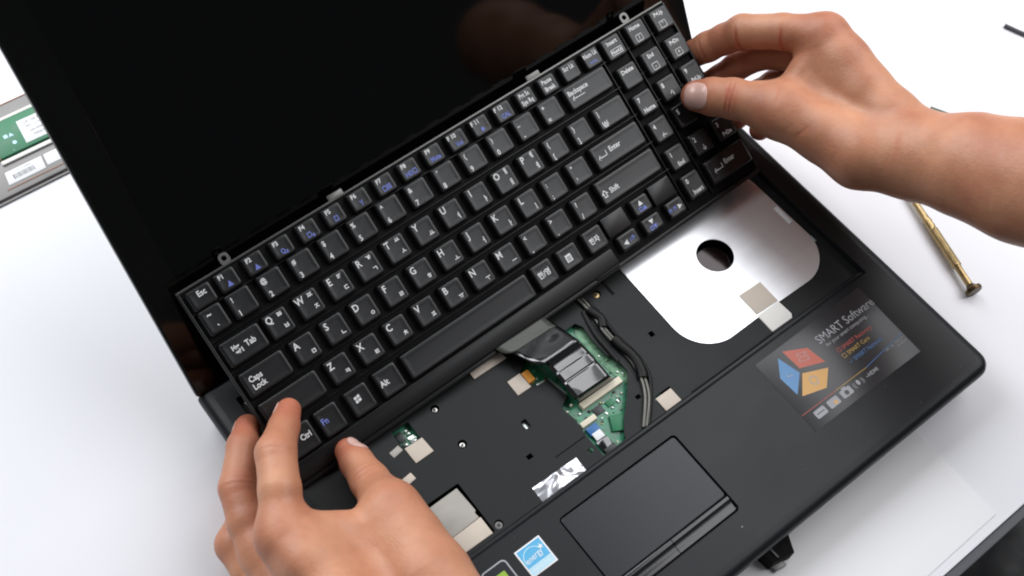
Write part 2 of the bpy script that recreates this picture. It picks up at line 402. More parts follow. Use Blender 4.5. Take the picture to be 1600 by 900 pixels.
# motherboard and what sits on it
mb = slab('motherboard', rrect(150, 90.5, 212, 182, 1), 19.6, 21.0, M['pcb'], lap, .1)
slab('daughter_board', rrect(68, 157, 92, 176, 1), 19.6, 21.0, M['pcb'], lap, .1)
slab('daughter_board', rrect(131, 126, 143, 138, 1), 19.6, 21.0, M['pcb'], lap, .1)
Z0 = 21.0
def chip(x0, y0, x1, y1, h, m_, name='chip', rot=0): return box(name, x0, y0, Z0, x1, y1, Z0 + h, M[m_], mb, .12, rot=rot)
rc = chip(169.2, 119.9, 198.4, 123.9, 3.4, 'cream', 'ribbon_connector')
chip(169.6, 123.9, 198.0, 125.1, 2.2, 'chip', 'connector_latch')
chip(161.8, 111.2, 172.2, 114.4, 3.0, 'cream', 'connector')
chip(162.5, 104.6, 169.6, 109.8, 2.7, 'blue', 'ribbon_stiffener')
box('ribbon_label', 163.2, 100.6, Z0 + 2.75, 169.0, 105.4, Z0 + 2.85, M['white'], mb, .02)
chip(162.3, 94.6, 170.0, 100.4, 2.2, 'ribbon', 'short_ribbon')
chip(163.0, 91.6, 170.6, 94.4, 2.4, 'chip', 'connector')
chip(176.2, 97.6, 184.6, 107.4, 1.8, 'pcb2', 'green_module', rot=-28)
chip(154.2, 150.2, 158.8, 157.6, 3.9, 'orange', 'orange_tape')
slab('bracket', [(157.2, 147.4), (164.8, 146.9), (166.8, 140), (167.8, 133), (166.0, 132.8), (164.6, 139), (163.2, 145), (157.4, 145.8)], Z0 + 2.6, Z0 + 3.4, M['solder'], mb, .1)
tube('bracket_rivet', [(163.4, 146.4, Z0 + 3.3), (163.4, 146.4, Z0 + 4.3)], 1.0, M['darkbrass'], mb, smoothpath=False)
slab('pale_strip', [(200.2, 165), (203.4, 162), (202.8, 145), (205.8, 130), (205.5, 122), (201, 118), (198, 126), (196.6, 140), (196.4, 160)], Z0, Z0 + .25, M['palepcb'], mb, .03)
slab('copper_pour', rrect(156, 147.5, 168, 163.5, 3), Z0, Z0 + .25, M['pcb2'], mb, .03)
rr = random.Random(5)
spots = [(171, 112), (176, 115), (181, 117), (186, 116), (191, 118.5), (174, 108.5), (179, 111), (184, 111.5), (189, 113), (194, 115.5),
         (170, 97), (173, 94), (160.8, 121), (161.6, 124.5), (163.6, 118), (166.5, 119.5), (166, 126.5), (168, 115.5), (172, 117.5),
         (199, 132), (200.4, 136.5), (197.4, 129), (200.6, 127), (202.5, 124.6), (198.6, 141), (157.6, 161), (162.4, 155.5), (160.8, 151.2), (163.9, 159.8)]
for i, (x, y) in enumerate(spots):
    w_, h_ = rr.uniform(.8, 1.9), rr.uniform(.7, 1.4)
    chip(x - w_ / 2, y - h_ / 2, x + w_ / 2, y + h_ / 2, rr.uniform(.5, 1.1), rr.choice(['chip', 'solder', 'cream', 'solder', 'palepcb']), 'component', rot=rr.choice((0, 90, 0)))
for i in range(70):
    x, y = rr.uniform(163, 203), rr.uniform(93, 124)
    if (x > 182 and y < 101 + (x - 182)) or (161 < x < 172 and y < 115) or (y > 118.5 and x < 199) or (174 < x < 187 and 96 < y < 108): continue
    w_, h_ = rr.uniform(.6, 1.3), rr.uniform(.5, 1.0)
    chip(x - w_ / 2, y - h_ / 2, x + w_ / 2, y + h_ / 2, rr.uniform(.3, .8), rr.choice(['chip', 'solder', 'chip', 'palepcb', 'cream', 'brass']), 'component')
for i in range(7):
    x = 173 + i * 3.6; box('trace', x, 108.8 + .35 * i, Z0, x + 2.6, 109.1 + .35 * i, Z0 + .12, M['palepcb'], mb, .02)
chip(173.5, 112.8, 179.5, 117.6, .9, 'chip', 'chip'); chip(182.4, 113, 187, 116.6, .9, 'pcb2', 'chip')
for x0, y0, x1, y1 in ((75.5, 164, 79.5, 170), (80.5, 160.4, 84.6, 164.4), (76, 159.6, 79, 163)):
    chip(x0, y0, x1, y1, 1.2, 'solder' if x0 > 80 else 'chip')
for x, y in ((82, 168.2), (82.6, 166), (78, 161.2), (84.2, 162), (81.4, 162.6)): chip(x - .7, y - .6, x + .7, y + .6, 1.8, 'solder', 'component')
chip(134.5, 129, 139, 134, 1.2, 'solder', 'component')

# keyboard-bay details on the deck
pads = [('beige', [(130.6, 170.2), (153.4, 170.2), (152.2, 177.8), (151, 178.2), (145.6, 175.2), (139.5, 177.6), (130.8, 177.9)], 25.05, 25.75, 'pad'),
        ('sq', [(144.3, 147.6), (153.6, 147.6), (153.4, 158.0), (144.5, 157.9)], 25.05, 25.6, 'pad'),
        ('sq2', sq(211.3, 95.6, 11.4, 9.2), 25.05, 25.6, 'pad'),
        ('win', [(75.2, 148.4), (87.0, 148.6), (86.4, 158.8), (75.0, 159.0)], 25.05, 25.6, 'pad')]
for _, p, a, b, mm_ in pads: slab('adhesive_pad', p, a, b, M[mm_], lap, .12)
slab('foam_piece', sq(70.4, 160.4, 6.6, 4, 8), 22.5, 25.3, M['silverpad'], lap, .3)
slab('foam_piece', sq(66.8, 143.4, 6.6, 4.6, 6), 22.5, 25.3, M['pad'], lap, .3)
slab('silver_sheet', [(64.3, 124.0), (84.6, 124.4), (85.4, 108.6), (84.2, 107.4), (84.6, 104.2), (64.5, 103.6)], 23.2, 24.6, M['silverpad'], lap, .3, label='upper silvery sheet showing in the deck cut-out')
slab('silver_sheet', [(64.5, 103.3), (85.2, 103.9), (85.2, 92.9), (64.8, 93.1)], 23.0, 24.9, M['pad'], lap, .3, label='lower beige sheet showing in the deck cut-out')
slab('foil_label', [(116.6, 90.2), (146.9, 90.3), (147.2, 99.7), (116.8, 100.0)], 25.05, 25.35, M['foil'], lap, .1)
def screw(x, y, r, m1, zt=25.2):
    s = slab('screw', circle(x, y, r, 18), zt - 4.5, zt - 1.4, M[m1], lap, .35)
    slab('screw_recess', circle(x, y, r * .42, 8), zt - 1.4, zt - 1.3, M['chip'], s)
screw(222.4, 172.7, 2.2, 'brass'); screw(102, 168.6, 1.6, 'steel'); screw(101.9, 142.7, 1.6, 'steel'); screw(90.4, 94.8, 2.3, 'silver')
for x, y in ((104, 178.6), (94.2, 178.2)): slab('screw', circle(x, y, .8, 10), 25, 25.4, M['chip'], lap, .1)

# fan plate of bright aluminium
def arcpts(cx, cy, r, a0, a1, n=12): return [(cx + r * math.cos(math.radians(a0 + (a1 - a0) * i / n)), cy + r * math.sin(math.radians(a0 + (a1 - a0) * i / n))) for i in range(n + 1)]
outline = [(245.0, 184), (244.0, 129)] + arcpts(268.5, 128, 24.5, 180, 268, 14) + [(307.2, 104.2)] + arcpts(331.6, 129.2, 25.2, 273, 358, 14) + [(355.8, 176)] + arcpts(347, 177.5, 8.6, 10, 75, 6) + [(330, 187)]
plate('fan_plate', outline, [circle(298.6, 150.8, 11.6, 48)], 25.1, 25.6, M['alu'], lap, .12)
rg = [[(298.6 + r * math.cos(2 * math.pi * i / 40), 150.8 + r * math.sin(2 * math.pi * i / 40), z) for i in range(40)] for r, z in ((15.5, 15), (15.5, 19.6), (15, 20.4), (12, 20.9), (8, 21.3), (4, 21.5), (1, 21.56))]
v, f = loft(rg, cap0=False); me = mesh_from(v, f, True)
link('fan_hub', me, M['hub'], lap)
slab('adhesive_pad', [(290.4, 105.6), (307.4, 105.2), (307.6, 120.8), (290.6, 121.4)], 25.65, 26.0, M['pad'], lap, .1, label='beige square pad on the aluminium plate')
slab('adhesive_pad', [(290.0, 91.9), (306.2, 91.7), (308.0, 94), (307.4, 104.9), (290.2, 105.1)], 24.6, 25.75, M['padpale'], lap, .3, label='white square pad in front of the aluminium plate')

# hinge and antenna cables
tube('black_cable', [(215.2, 172, 25.8), (214.6, 157.3, 26.2), (213.6, 143, 26.4), (214.6, 133, 26.4), (214.6, 122, 26.2), (211.8, 112.6, 26), (203, 101.5, 25.8), (192.2, 90.6, 25.4)], 1.15, M['rubber'], lap)
tube('grey_cable', [(210.6, 175.5, 26), (210.9, 168, 26.6), (210.6, 160, 26.4), (209, 151, 26.8), (208.8, 143, 26.8), (209.5, 135, 26.4), (209.6, 125.6, 26.4), (207.1, 114.9, 26.4), (202.4, 106, 26.6), (195.9, 98.6, 26.6), (188.6, 91.2, 25.6)], 1.0, M['cablegrey'], lap)
tube('grey_cable', [(212.9, 174.5, 26), (213.0, 168.5, 26.4), (212.2, 160, 26.2), (211, 151, 26.2), (210.8, 143, 26.4), (211.6, 135, 26.2), (211.6, 125.2, 26.2), (209.0, 113.9, 26.2), (204.4, 105, 26.6), (197.6, 97.4, 26.6), (190.4, 90.6, 25.6)], .85, M['cablegrey'], lap)
tube('cable_wrap', [(211.6, 166.6, 26.6), (212.4, 162, 27), (213, 157, 27), (210.4, 152.6, 26.8)], 3.0, M['rubber'], lap, flat=.7)
tube('cable_wrap', [(210.6, 143, 27), (211.2, 136, 27), (212.2, 130, 26.8), (212, 124, 26.8), (210, 117.5, 26.6), (208, 114.2, 26.5)], 3.2, M['rubber'], lap, flat=.7)
tube('cable_wrap', [(203.9, 131, 25.6), (204.0, 140, 26), (204.4, 150, 26), (206.3, 160, 25.8), (208.6, 168, 25.6)], 1.5, M['rubber'], lap, flat=.4)

# touchpad
tp = plate('touchpad', rrect(TX0 + .9, TY0 + 10.6, TX1 - .9, TY1 - .9, 1.8), [], 27.6, 29.4, M['padsurf'], lap, .35)
slab('touchpad_tray', rrect(TX0 - .6, TY0 - .6, TX1 + .6, TY1 + .6, 2.6), 26.2, 27.2, M['well'], lap)
def button(x0, x1):
    prof = [(TY0 + .9, 27.3), (TY0 + 1.6, 27.9), (TY0 + 2.4, 27.9), (TY0 + 3.0, 27.6), (TY0 + 5.0, 28.0), (TY0 + 7.4, 29.2), (TY0 + 8.4, 29.7), (TY0 + 9.7, 29.72), (TY0 + 10.2, 29.2), (TY0 + 10.2, 26.9), (TY0 + .9, 26.9)]
    v, f = loft([[(x, y, z) for y, z in prof] for x in (x0, x0 + .3, x1 - .3, x1)])
    me = mesh_from(v, f); bm = bmesh.new(); bm.from_mesh(me); bmesh.ops.recalc_face_normals(bm, faces=bm.faces); bm.to_mesh(me); bm.free()
    smooth_angle(me, 50); link('touchpad_button', me, M['button'], tp)
button(TX0 + .9, 156.3); button(156.7, TX1 - .9)

# lid: opened to about 123 degrees
TH = math.radians(57)
lid_m = Matrix.Translation(Vector((0, 249.5, 31)) * MM) @ Matrix.Rotation(TH, 4, 'X')
v, f = loft([[(x, y, z) for x, y in rrect4(.4 + i_, -3 + i_, 378.6 - i_, 252 - i_, 2.6, 8)] for i_, z in ((2.5, -9), (.6, -7.5), (0, -4), (0, -1.6), (.5, -.4), (1.6, 0))])
me = mesh_from(v, f); smooth_angle(me, 40)
lid = link('lid', me, M['gloss'], lap); lid.matrix_local = lid_m
plate('screen_bezel', rrect4(1.8, -1.4, 377.2, 250.6, 2, 7), [rrect(20, 19, 359, 232, .6)], .05, .7, M['gloss'], lid, .25)
slab('screen_panel', rrect(19.5, 18.5, 359.5, 232.5, .5), .02, .4, M['glass'], lid)
for x in (32, 347):
    slab('rubber_bumper', circle(x, 242, 3.2, 18), .7, 1.5, M['rubber'], lid, .3)
for x0, x1 in ((60, 90), (290, 320)):
    tube('hinge', [(x0, 247.8, 32.4), (x1, 247.8, 32.4)], 4.6, M['gloss'], lap, n=20, smoothpath=False)
slab('hinge_bracket', [(25, 222), (31, 222), (31, 234), (25, 234)], 25.05, 26.2, M['steel'], lap, .3)
slab('bracket_pin', sq(20.6, 228.6, 1.2, 5, 20), 30.05, 30.6, M['greyink'], lap, .2)

# ---- stickers on the palm rest
SX0, SY0, SX1, SY1 = 262.6, 31.0, 350.6, 81.2
st = slab('software_sticker', [(262.6, 30.9), (348.8, 30.3), (350.8, 82.0), (263.8, 81.0)], 30.0, 30.12, M['sticker'], lap, .03)
zt = 30.15
def k_(name, idn, mn, par=st): return (name, idn, mn, par)
text(k_('sticker_title', 1, 'greyink'), 'SMART Software', 327.4, 70.6, 7.6, zt, 0, .88)
text(k_('sticker_title', 1, 'greyink'), 'for your smart computing...', 324, 65.6, 3.3, zt, 0, .95)
text(k_('sticker_line', 2, 'dred'), '\u25a1 SMART Recovery', 309.0, 59.0, 3.7, zt, 0, .9, 'LEFT')
text(k_('sticker_line', 3, 'dyellow'), '\u25a1 SMART Care', 309.0, 54.6, 3.7, zt, 0, .9, 'LEFT')
text(k_('sticker_line', 4, 'dblue'), '\u2713 SMART Network', 309.4, 49.8, 3.7, zt, 0, .9, 'LEFT')
text(k_('sticker_small_print', 5, 'greyink'), '1.3M   HD', 335.5, 42.6, 2.0, zt); text(k_('sticker_small_print', 5, 'greyink'), 'WEB CAM', 344, 42.9, 1.8, zt)
text(k_('sticker_small_print', 5, 'greyink'), 'HD READY', 344, 40.6, 1.8, zt)
rawline(k_('divider', 6, 'dred'), 262.8, 42.4, 290, 42.1, .35, zt); rawline(k_('divider', 7, 'dyellow'), 290, 42.1, 315, 41.9, .35, zt)
rawline(k_('divider', 8, 'dblue'), 315, 41.9, 349, 45.2, .35, zt)
# cube print: three leaning faces, each with a pale symbol
rawpoly(k_('cube_face', 9, 'red'), [(282.6, 78.1), (283.3, 64.4), (298.4, 58.6), (296.4, 71.1)], zt)
rawpoly(k_('cube_face', 10, 'bluep'), [(277.6, 76.4), (269.6, 66.4), (270.4, 53.2), (281.3, 62.4)], zt)
rawpoly(k_('cube_face', 11, 'orangep'), [(282.2, 61.2), (272.0, 50.9), (287.1, 46.4), (297.0, 54.9)], zt)
text(k_('cube_symbol', 12, 'greyink'), '\u2713', 275.0, 64.4, 6, zt + .03, -60); text(k_('cube_symbol', 12, 'greyink'), '\u25cb', 284.6, 53.6, 8, zt + .03); text(k_('cube_symbol', 12, 'greyink'), '\u2709', 290, 68.4, 7, zt + .03, -20)
for i, x in enumerate((273.4, 283.9, 294.4)):
    rawpoly(k_('feature_icon', 13, 'greyink'), rrect(x - 4, 35.2, x + 4, 40.2, .8, 2), zt)
rawpoly(k_('icon_detail', 14, 'orangep'), circle(285, 37, 1.3, 10), zt + .03); rawpoly(k_('icon_detail', 15, 'sticker'), circle(294.4, 37.5, 1.5, 12), zt + .03)
rawpoly(k_('icon_detail', 15, 'sticker'), [(270.6, 37.4), (276.4, 37.4), (276.4, 38), (270.6, 38)], zt + .03)
rawpoly(k_('feature_icon', 13, 'greyink'), [(292.6, 40.2), (296.2, 40.2), (295.6, 41.2), (293.2, 41.2)], zt)
text(k_('feature_icon', 13, 'greyink'), '(( \u25cf ))', 304.2, 37.8, 4.4, zt, 0, .7); text(k_('feature_icon', 13, 'greyink'), '~HDMI', 315.4, 37.6, 3.1, zt, 0, 1.0, 'CENTER', .05)

es = slab('energy_sticker', [(86.0, 60.4), (102.3, 60.3), (102.2, 76.7), (86.0, 76.7)], 30.0, 30.1, M['white'], lap, .03)
kk = lambda n, i, mn: (n, i, mn, es)
rawpoly(kk('blue_field', 1, 'skyblue'), rrect(86.9, 65.4, 101.4, 75.9, .2, 1), 30.13)
rawpoly(kk('pale_band', 2, 'paleblue'), rrect(86.9, 61.2, 101.4, 65.2, .2, 1), 30.13)
rawarc(kk('sticker_mark', 3, 'paleblue'), 93.4, 69.2, 5.6, 5.2, 20, 200, .55, 30.16)
text(kk('sticker_mark', 4, 'white'), 'energy', 93.4, 69.2, 5.0, 30.17, 6, .78); text(kk('sticker_mark', 4, 'white'), '\u2605', 99.4, 71.4, 4.2, 30.17)
text(kk('sticker_mark', 5, 'white'), 'ENERGY STAR', 94.2, 63.2, 2.1, 30.16, 0, .85)
gs = slab('graphics_sticker', rrect(64.6, 52, 80.4, 77.9, 2.6, 4), 30.0, 30.1, M['greyink'], lap, .03)
kg = lambda n, i, mn: (n, i, mn, gs)
rawpoly(kg('black_field', 1, 'blacksk'), rrect(65.4, 52.8, 79.6, 77.1, 2.0, 4), 30.13)
rawpoly(kg('green_square', 2, 'lime'), rrect(69.4, 62.6, 76.6, 72.6, .4, 2), 30.16)
rawarc(kg('eye_mark', 3, 'blacksk'), 72.6, 67.4, 2.6, 2.2, 0, 330, .5, 30.19); rawarc(kg('eye_mark', 3, 'blacksk'), 72.6, 67.4, 1.2, 1.0, 0, 330, .4, 30.19)
text(kg('sticker_word', 4, 'white'), 'GEFORCE', 72.6, 57.4, 2.4, 30.16)

# ------------------------------------------------------------------ keyboard, held up at a slant
KR = Matrix(((0.9994402835924645, -0.027406316556044447, -0.01918367391530662), (0.013941532589671693, 0.8625021656314469, -0.5058612931876008),
             (0.030409755031654773, 0.5053107045066848, 0.8624014950733283))).to_4x4()
KR.translation = Vector((47.8044, 243.0372, 73.3101)) * MM
kb = empty('keyboard', 'black laptop keyboard lifted out at a slant and held at both ends', 'keyboard', matrix=KR)
slab('back_plate', rrect(-31.6, -84.4, 307.4, 36.6, 1.5), -6.4, -4.6, M['kplate'], kb, .2)
slab('top_rim', [(-31.4, 36.0), (307.2, 36.0), (307.2, 37.3), (-31.4, 37.3)], -6.2, -3.6, M['ksteel'], kb, .3)
slab('front_bar', rrect(-31.0, -81.4, 192.0, -70.9, 1.6), -4.6, -1.4, M['kframe'], kb, .7)
slab('front_lip', rrect(-31.2, -84.6, 307.0, -81.9, .8), -4.6, -3.2, M['kframe'], kb, .4)
slab('front_tab', rrect(174, -83.4, 192, -80, 1.2), -5.2, -2.6, M['kframe'], kb, .5)
slab('side_rim', [(-31.6, -81), (-30.2, -81), (-30.2, 36), (-31.6, 36)], -4.6, -2.6, M['kframe'], kb, .3)
slab('side_rim', [(306.0, -81), (307.4, -81), (307.4, 36), (306.0, 36)], -4.6, -2.6, M['kframe'], kb, .3)
for y in (22.9, 3.4 + 2.4, -13.1, -32.0, -51.3):
    slab('row_rib', [(-30, y - .35), (305.8, y - .2), (305.8, y + .35), (-30, y + .35)], -4.6, -2.6, M['kframe'], kb, .2)
for x in (251.0, 270.2, 289.4):
    slab('column_rib', [(x - .35, -79), (x + .35, -79), (x + .35, 35), (x - .35, 35)], -4.6, -2.9, M['kframe'], kb, .2)
for x in (68.5, 207.3): slab('top_tab', rrect(x - 4.8, 37.0, x + 4.8, 40.2, .6), -5.6, -4.6, M['ksteel'], kb, .2)
for x in (-.4, 279.4):
    plate('screw_eyelet', rrect(x - 2.9, 36.4, x + 2.9, 43.2, 2.4, 5), [circle(x, 40.2, 1.45, 16)], -5.6, -4.7, M['ksteel'], kb, .1)

# key bodies: top outline (x0, y0, x1, y1) in keyboard millimetres; alike keys share one mesh
KEYMESH = {}
def key_mesh(w, h):
    k = (round(w, 1), round(h, 1))
    if k in KEYMESH: return KEYMESH[k]
    w, h = k; small = min(w, h) < 11.4
    gx, gy = .9, (.8 if small else .95)
    rings = []
    def ring(ix, iy0, iy1, r, z, n=4): return [(x, y, z) for x, y in rrect(-w / 2 + ix, -h / 2 + iy0, w / 2 - ix, h / 2 - iy1, r, n)]
    rings.append(ring(-gx, -gy, -gy * .8, 1.4, -4.2)); rings.append(ring(-gx, -gy, -gy * .8, 1.4, -3.2))
    rings.append(ring(-.35, -.35, -.3, 1.5, -.55)); rings.append(ring(0, 0, 0, 1.4, -.20)); rings.append(ring(.35, .35, .35, 1.3, -.05)); rings.append(ring(.95, .95, .95, 1.1, 0.0))
    rings.append(ring(1.8, 1.8, 1.8, .8, -.10)); 
    if min(w, h) > 7: rings.append(ring(3.2, 3.2, 3.2, .4, -.17))
    v, f = loft(rings, cap0=False, cap1=True)
    me = mesh_from(v, f); me.shade_smooth(); me.materials.append(M['key'])
    KEYMESH[k] = me; return me
def key(x0, y0, x1, y1):
    o = bpy.data.objects.new('key', key_mesh(x1 - x0, y1 - y0)); C.objects.link(o); o.parent = kb
    o.location = ((x0 + x1) / 2 * MM, (y0 + y1) / 2 * MM, random.uniform(-.12, .05) * MM)
    o.rotation_euler = (random.uniform(-.006, .006), random.uniform(-.006, .006), 0)
    return o
NL = [0]
def leg(ko, items, cx, cy):
    """items: (string, x, y, size, material[, sx]) with x,y in keyboard mm -> legend sub-parts of key ko"""
    ids = {}
    for it in items:
        mn = it[4]
        if mn not in ids: NL[0] += 1; ids[mn] = ('legend', NL[0], mn, ko)
        key_ = ids[mn]; sx = it[5] if len(it) > 5 else .85
        text(key_, it[0], it[1] - cx, it[2] - cy, it[3] * 1.16, .06, 0, sx, 'CENTER', .12)
    return ids
def K(x0, y0, x1, y1, items=()):
    o = key(x0, y0, x1, y1); leg(o, items, (x0 + x1) / 2, (y0 + y1) / 2); o_c = ((x0 + x1) / 2, (y0 + y1) / 2)
    return o, o_c
def rawk(o, c, mn, pts, z=.07):
    NL[0] += 1; rawpoly(('legend', NL[0], mn, o), [(x - c[0], y - c[1]) for x, y in pts], z)

W_, B_ = 'ink', 'blueink'
# function row
K(-27.6, 23.9, -14.6, 34.2, [('Esc', -20.3, 31.0, 3.9, W_)])
blue = ['\u25b2', '\u25b2', 'Q\u2082', '\u25a1\u2082', '\u25a1', '\u03a5', '\u25a1\u25a4', 'HD\u25a1', 'Mute', 'Vol', '\u2731', 'CAL']
for i in range(12):
    x = -11.2 + 16.65 * i
    K(x, 24.4, x + 11.2, 34.5, [('F' + str(i + 1) if i < 9 else 'F ' + str(i + 1), x + 3.3, 32.4, 3.0, W_, .95), (blue[i], x + 5.8, 27.2, 3.2, B_)])
for i, (a, b) in enumerate((('Prt Sc', 'Sys Rq'), ('Pause', 'Break'), ('Scr Lk', ''), ('Num Lk', '\u25ad\u25ad'))):
    x = 188.6 + 16.65 * i
    L = [(a, x + 5.3, 31.8, 3.2, W_, .8)]
    if b: L.append((b, x + 5.4, 27.4, 3.2 if i < 3 else 2.6, W_ if i < 3 else B_, .8))
    K(x, 24.4, x + 11.2, 34.5, L)
# number row
K(-27.6, 8.9, -15.8, 22.3, [('~', -23.4, 19.2, 4.6, W_), ('`', -21.8, 10.8, 4.6, W_)])
for i, (a, b) in enumerate(zip('!@#$%^&*()_+', '1234567890-=')):
    x = -12.1 + 19.03 * i
    K(x, 8.9, x + 13.3, 22.3, [(a, x + 2.6, 19.2, 3.5, W_), (b, x + 2.9, 11.3, 3.8, W_)])
o, c = K(216.4, 8.9, 247.4, 22.3, [('Backspace', 225.4, 18.2, 3.6, W_, .85), ('\u2190', 221.2, 14.4, 4.4, W_)])
rawk(o, c, W_, [(221, 14.2), (228.6, 14.2), (228.6, 14.65), (221, 14.65)])
# Q row
o, c = K(-27.6, -10.6, -5.2, 2.8, [('Tab', -12.8, -3.6, 4.0, W_), ('\u21e4', -21.0, -2.4, 5.0, W_), ('\u21e5', -20.2, -5.2, 5.0, W_)])
rows = [('Q', '\u3142', '\u3143'), ('W', '\u3148', '\u3149'), ('E', '\u3137', '\u3138'), ('R', '\u3131', '\u3132'), ('T', '\u3145', '\u3146'), ('Y', '\u315b', ''),
        ('U', '\u3155', ''), ('I', '\u3151', ''), ('O', '\u3150', '\u3152'), ('P', '\u3154', '\u3156')]
for i, (a, b, s) in enumerate(rows):
    x = -1.9 + 19.0 * i
    L = [(a, x + 2.7, -.1, 4.9, W_), (b, x + 9.6, -6.9, 3.5, W_, .9)]
    if s: L.append((s, x + 9.2, .2, 3.5, W_, .9))
    K(x, -10.6, x + 13.1, 2.8, L)
for x, a, b in ((188.1, '{', '['), (207.1, '}', ']')):
    K(x, -10.6, x + 12.8, 2.8, [(a, x + 2.4, -.5, 3.5, W_), (b, x + 2.4, -7.8, 3.5, W_)])
K(226.0, -10.6, 247.4, 2.8, [('|', 228.2, -.5, 3.6, W_), ('\u20a9', 229.8, -8.2, 4.2, W_)])
# A row
K(-27.6, -29.6, -2.4, -15.9, [('Caps', -20.8, -20.9, 3.9, W_), ('Lock', -20.8, -25.3, 3.9, W_)])
rows = [('A', '\u3141'), ('S', '\u3134'), ('D', '\u3147'), ('F', '\u3139'), ('G', '\u314e'), ('H', '\u3157'), ('J', '\u3153'), ('K', '\u314f'), ('L', '\u3163')]
for i, (a, b) in enumerate(rows):
    x = 2.7 + 19.05 * i
    K(x, -29.6, x + 13.1, -15.9, [(a, x + 2.7, -19.2, 4.9, W_), (b, x + 9.7, -26.2, 3.5, W_, .9)])
K(174.0, -29.6, 187.2, -15.9, [(':', 176.4, -19.4, 3.6, W_), (';', 176.6, -27.0, 3.6, W_)])
K(192.8, -29.6, 206.0, -15.9, [('"', 195.6, -19.6, 3.6, W_), ("'", 195.6, -27.2, 3.6, W_)])
o, c = K(211.5, -29.6, 247.4, -15.6, [('\u2190', 215.8, -23.4, 4.2, W_), ('Enter', 227.2, -21.6, 3.9, W_, .85)])
rawk(o, c, W_, [(215.6, -23.65), (220.6, -23.65), (220.6, -23.15), (215.6, -23.15)]); rawk(o, c, W_, [(220.2, -23.6), (220.7, -23.6), (220.7, -20.4), (220.2, -20.4)])
# Z row
K(-27.6, -48.5, 6.6, -34.6, [])
rows = [('Z', '\u314b'), ('X', '\u314c'), ('C', '\u314a'), ('V', '\u314d'), ('B', '\u3160'), ('N', '\u315c'), ('M', '\u3161')]
for i, (a, b) in enumerate(rows):
    x = 12.3 + 19.05 * i
    K(x, -48.6, x + 13.1, -35.1, [(a, x + 2.7, -38.3, 4.9, W_), (b, x + 9.6, -45.2, 3.5, W_, .9)])
for i, (a, b) in enumerate((('<', ','), ('>', '.'), ('?', '/'))):
    x = 145.6 + 19.05 * i
    K(x, -48.6, x + 13.1, -35.1, [(a, x + 2.4, -38.4, 3.4, W_), (b, x + 2.8, -46.2, 3.8, W_)])
o, c = K(202.8, -48.5, 247.2, -34.2, [('Shift', 213.0, -42.4, 3.9, W_), ('\u21e7', 205.9, -42.8, 5.0, W_)])
# bottom row
K(-27.6, -69.6, -10.6, -54.4, [('Ctrl', -15.6, -61.4, 3.9, W_)])
K(-6.6, -69.4, 6.4, -54.4, [('Fn', -3.2, -60.8, 4.2, B_)])
o, c = K(12.4, -69.4, 25.6, -54.8, [])
for dx, dy in ((-1.75, .3), (.15, .55), (-1.75, -1.75), (.15, -1.5)):
    x, y = 17.9 + dx, -60.9 + dy
    rawk(o, c, W_, [(x, y), (x + 1.6, y + .22), (x + 1.6, y + 1.82), (x, y + 1.6)])
K(31.2, -69.6, 45.0, -54.6, [('Alt', 34.8, -61.8, 4.2, W_)])
K(49.6, -69.2, 136.4, -54.9, [])
K(141.0, -68.6, 154.0, -54.6, [('\ud55c/\uc601', 147.2, -61.4, 3.9, W_, .9)])
o, c = K(159.6, -68.0, 172.8, -55.2, [])
rawk(o, c, W_, [(163.2, -64), (167.2, -64), (167.2, -59.4), (163.2, -59.4)])
for y in (-63.2, -62.2, -61.2): rawk(o, c, 'kplate', [(163.9, y), (166.6, y), (166.6, y + .45), (163.9, y + .45)], .09)
K(179.0, -68.0, 192.0, -54.7, [('\ud55c\uc790', 184.8, -61.7, 3.7, W_, .9)])
def low_key(x0, y0, x1, y1):                       # flat blank filler between the arrow keys
    return slab('blank_key', rrect(x0, y0, x1, y1, .7), -4.4, -1.2, M['key'], kb, .5)
low_key(194.6, -66.4, 211.4, -53.8); low_key(231.6, -66.0, 248.4, -53.6)
def arrow(x0, y0, x1, y1, tri, txt, tx, ty):
    o, c = K(x0, y0, x1, y1, [(txt, tx, ty, 2.9, B_)])
    rawk(o, c, W_, tri)
arrow(216.6, -64.6, 228.8, -54.8, [(220.8, -59.6), (224.2, -59.6), (222.5, -56.4)], '\u25a1\u25b2', 222.6, -62.0)
arrow(216.8, -77.2, 229.8, -68.3, [(221.2, -70.0), (224.6, -70.0), (222.9, -73.0)], '\u25a1\u25bc', 222.6, -75.2)
arrow(197.6, -77.2, 210.8, -68.3, [(203.0, -71.8), (203.0, -75.2), (199.8, -73.5)], '\u2039\u263c', 206.8, -73.2)
arrow(236.2, -77.4, 248.0, -68.1, [(243.4, -71.6), (243.4, -74.8), (246.4, -73.2)], '\u263c\u263c', 239.2, -73.2)
# right-hand block
cols = (254.1, 273.3, 292.4)
o, c = K(cols[0], 21.8, 267.2, 34.6, [('Insert', 260.6, 31.4, 3.3, W_), ('NumLk', 260.9, 25.4, 2.6, W_)])
NL[0] += 1; rawrect(('legend', NL[0], W_, o), 257 - c[0], 23.6 - c[1], 265 - c[0], 27.2 - c[1], .35, .07)
for x, y, a, b in ((273.3, 21.8, 'Home', '/'), (292.4, 21.4, 'PgUp', '*'), (273.3, 2.2, 'End', '-'), (292.4, 2.0, 'PgDn', '+')):
    o, c = K(x, y, x + 13.0, y + (13.0 if y > 20 else 13.5), [(a, x + 5.8, y + 10.3, 3.2, W_), (b, x + 5.6, y + 3.4, 3.0, W_)])
    NL[0] += 1; rawrect(('legend', NL[0], W_, o), x + 3.4 - c[0], y + 1.4 - c[1], x + 7.8 - c[0], y + 5.4 - c[1], .35, .07)
K(cols[0], 2.0, 267.0, 15.5, [('Delete', 260.2, 12.2, 3.3, W_)])
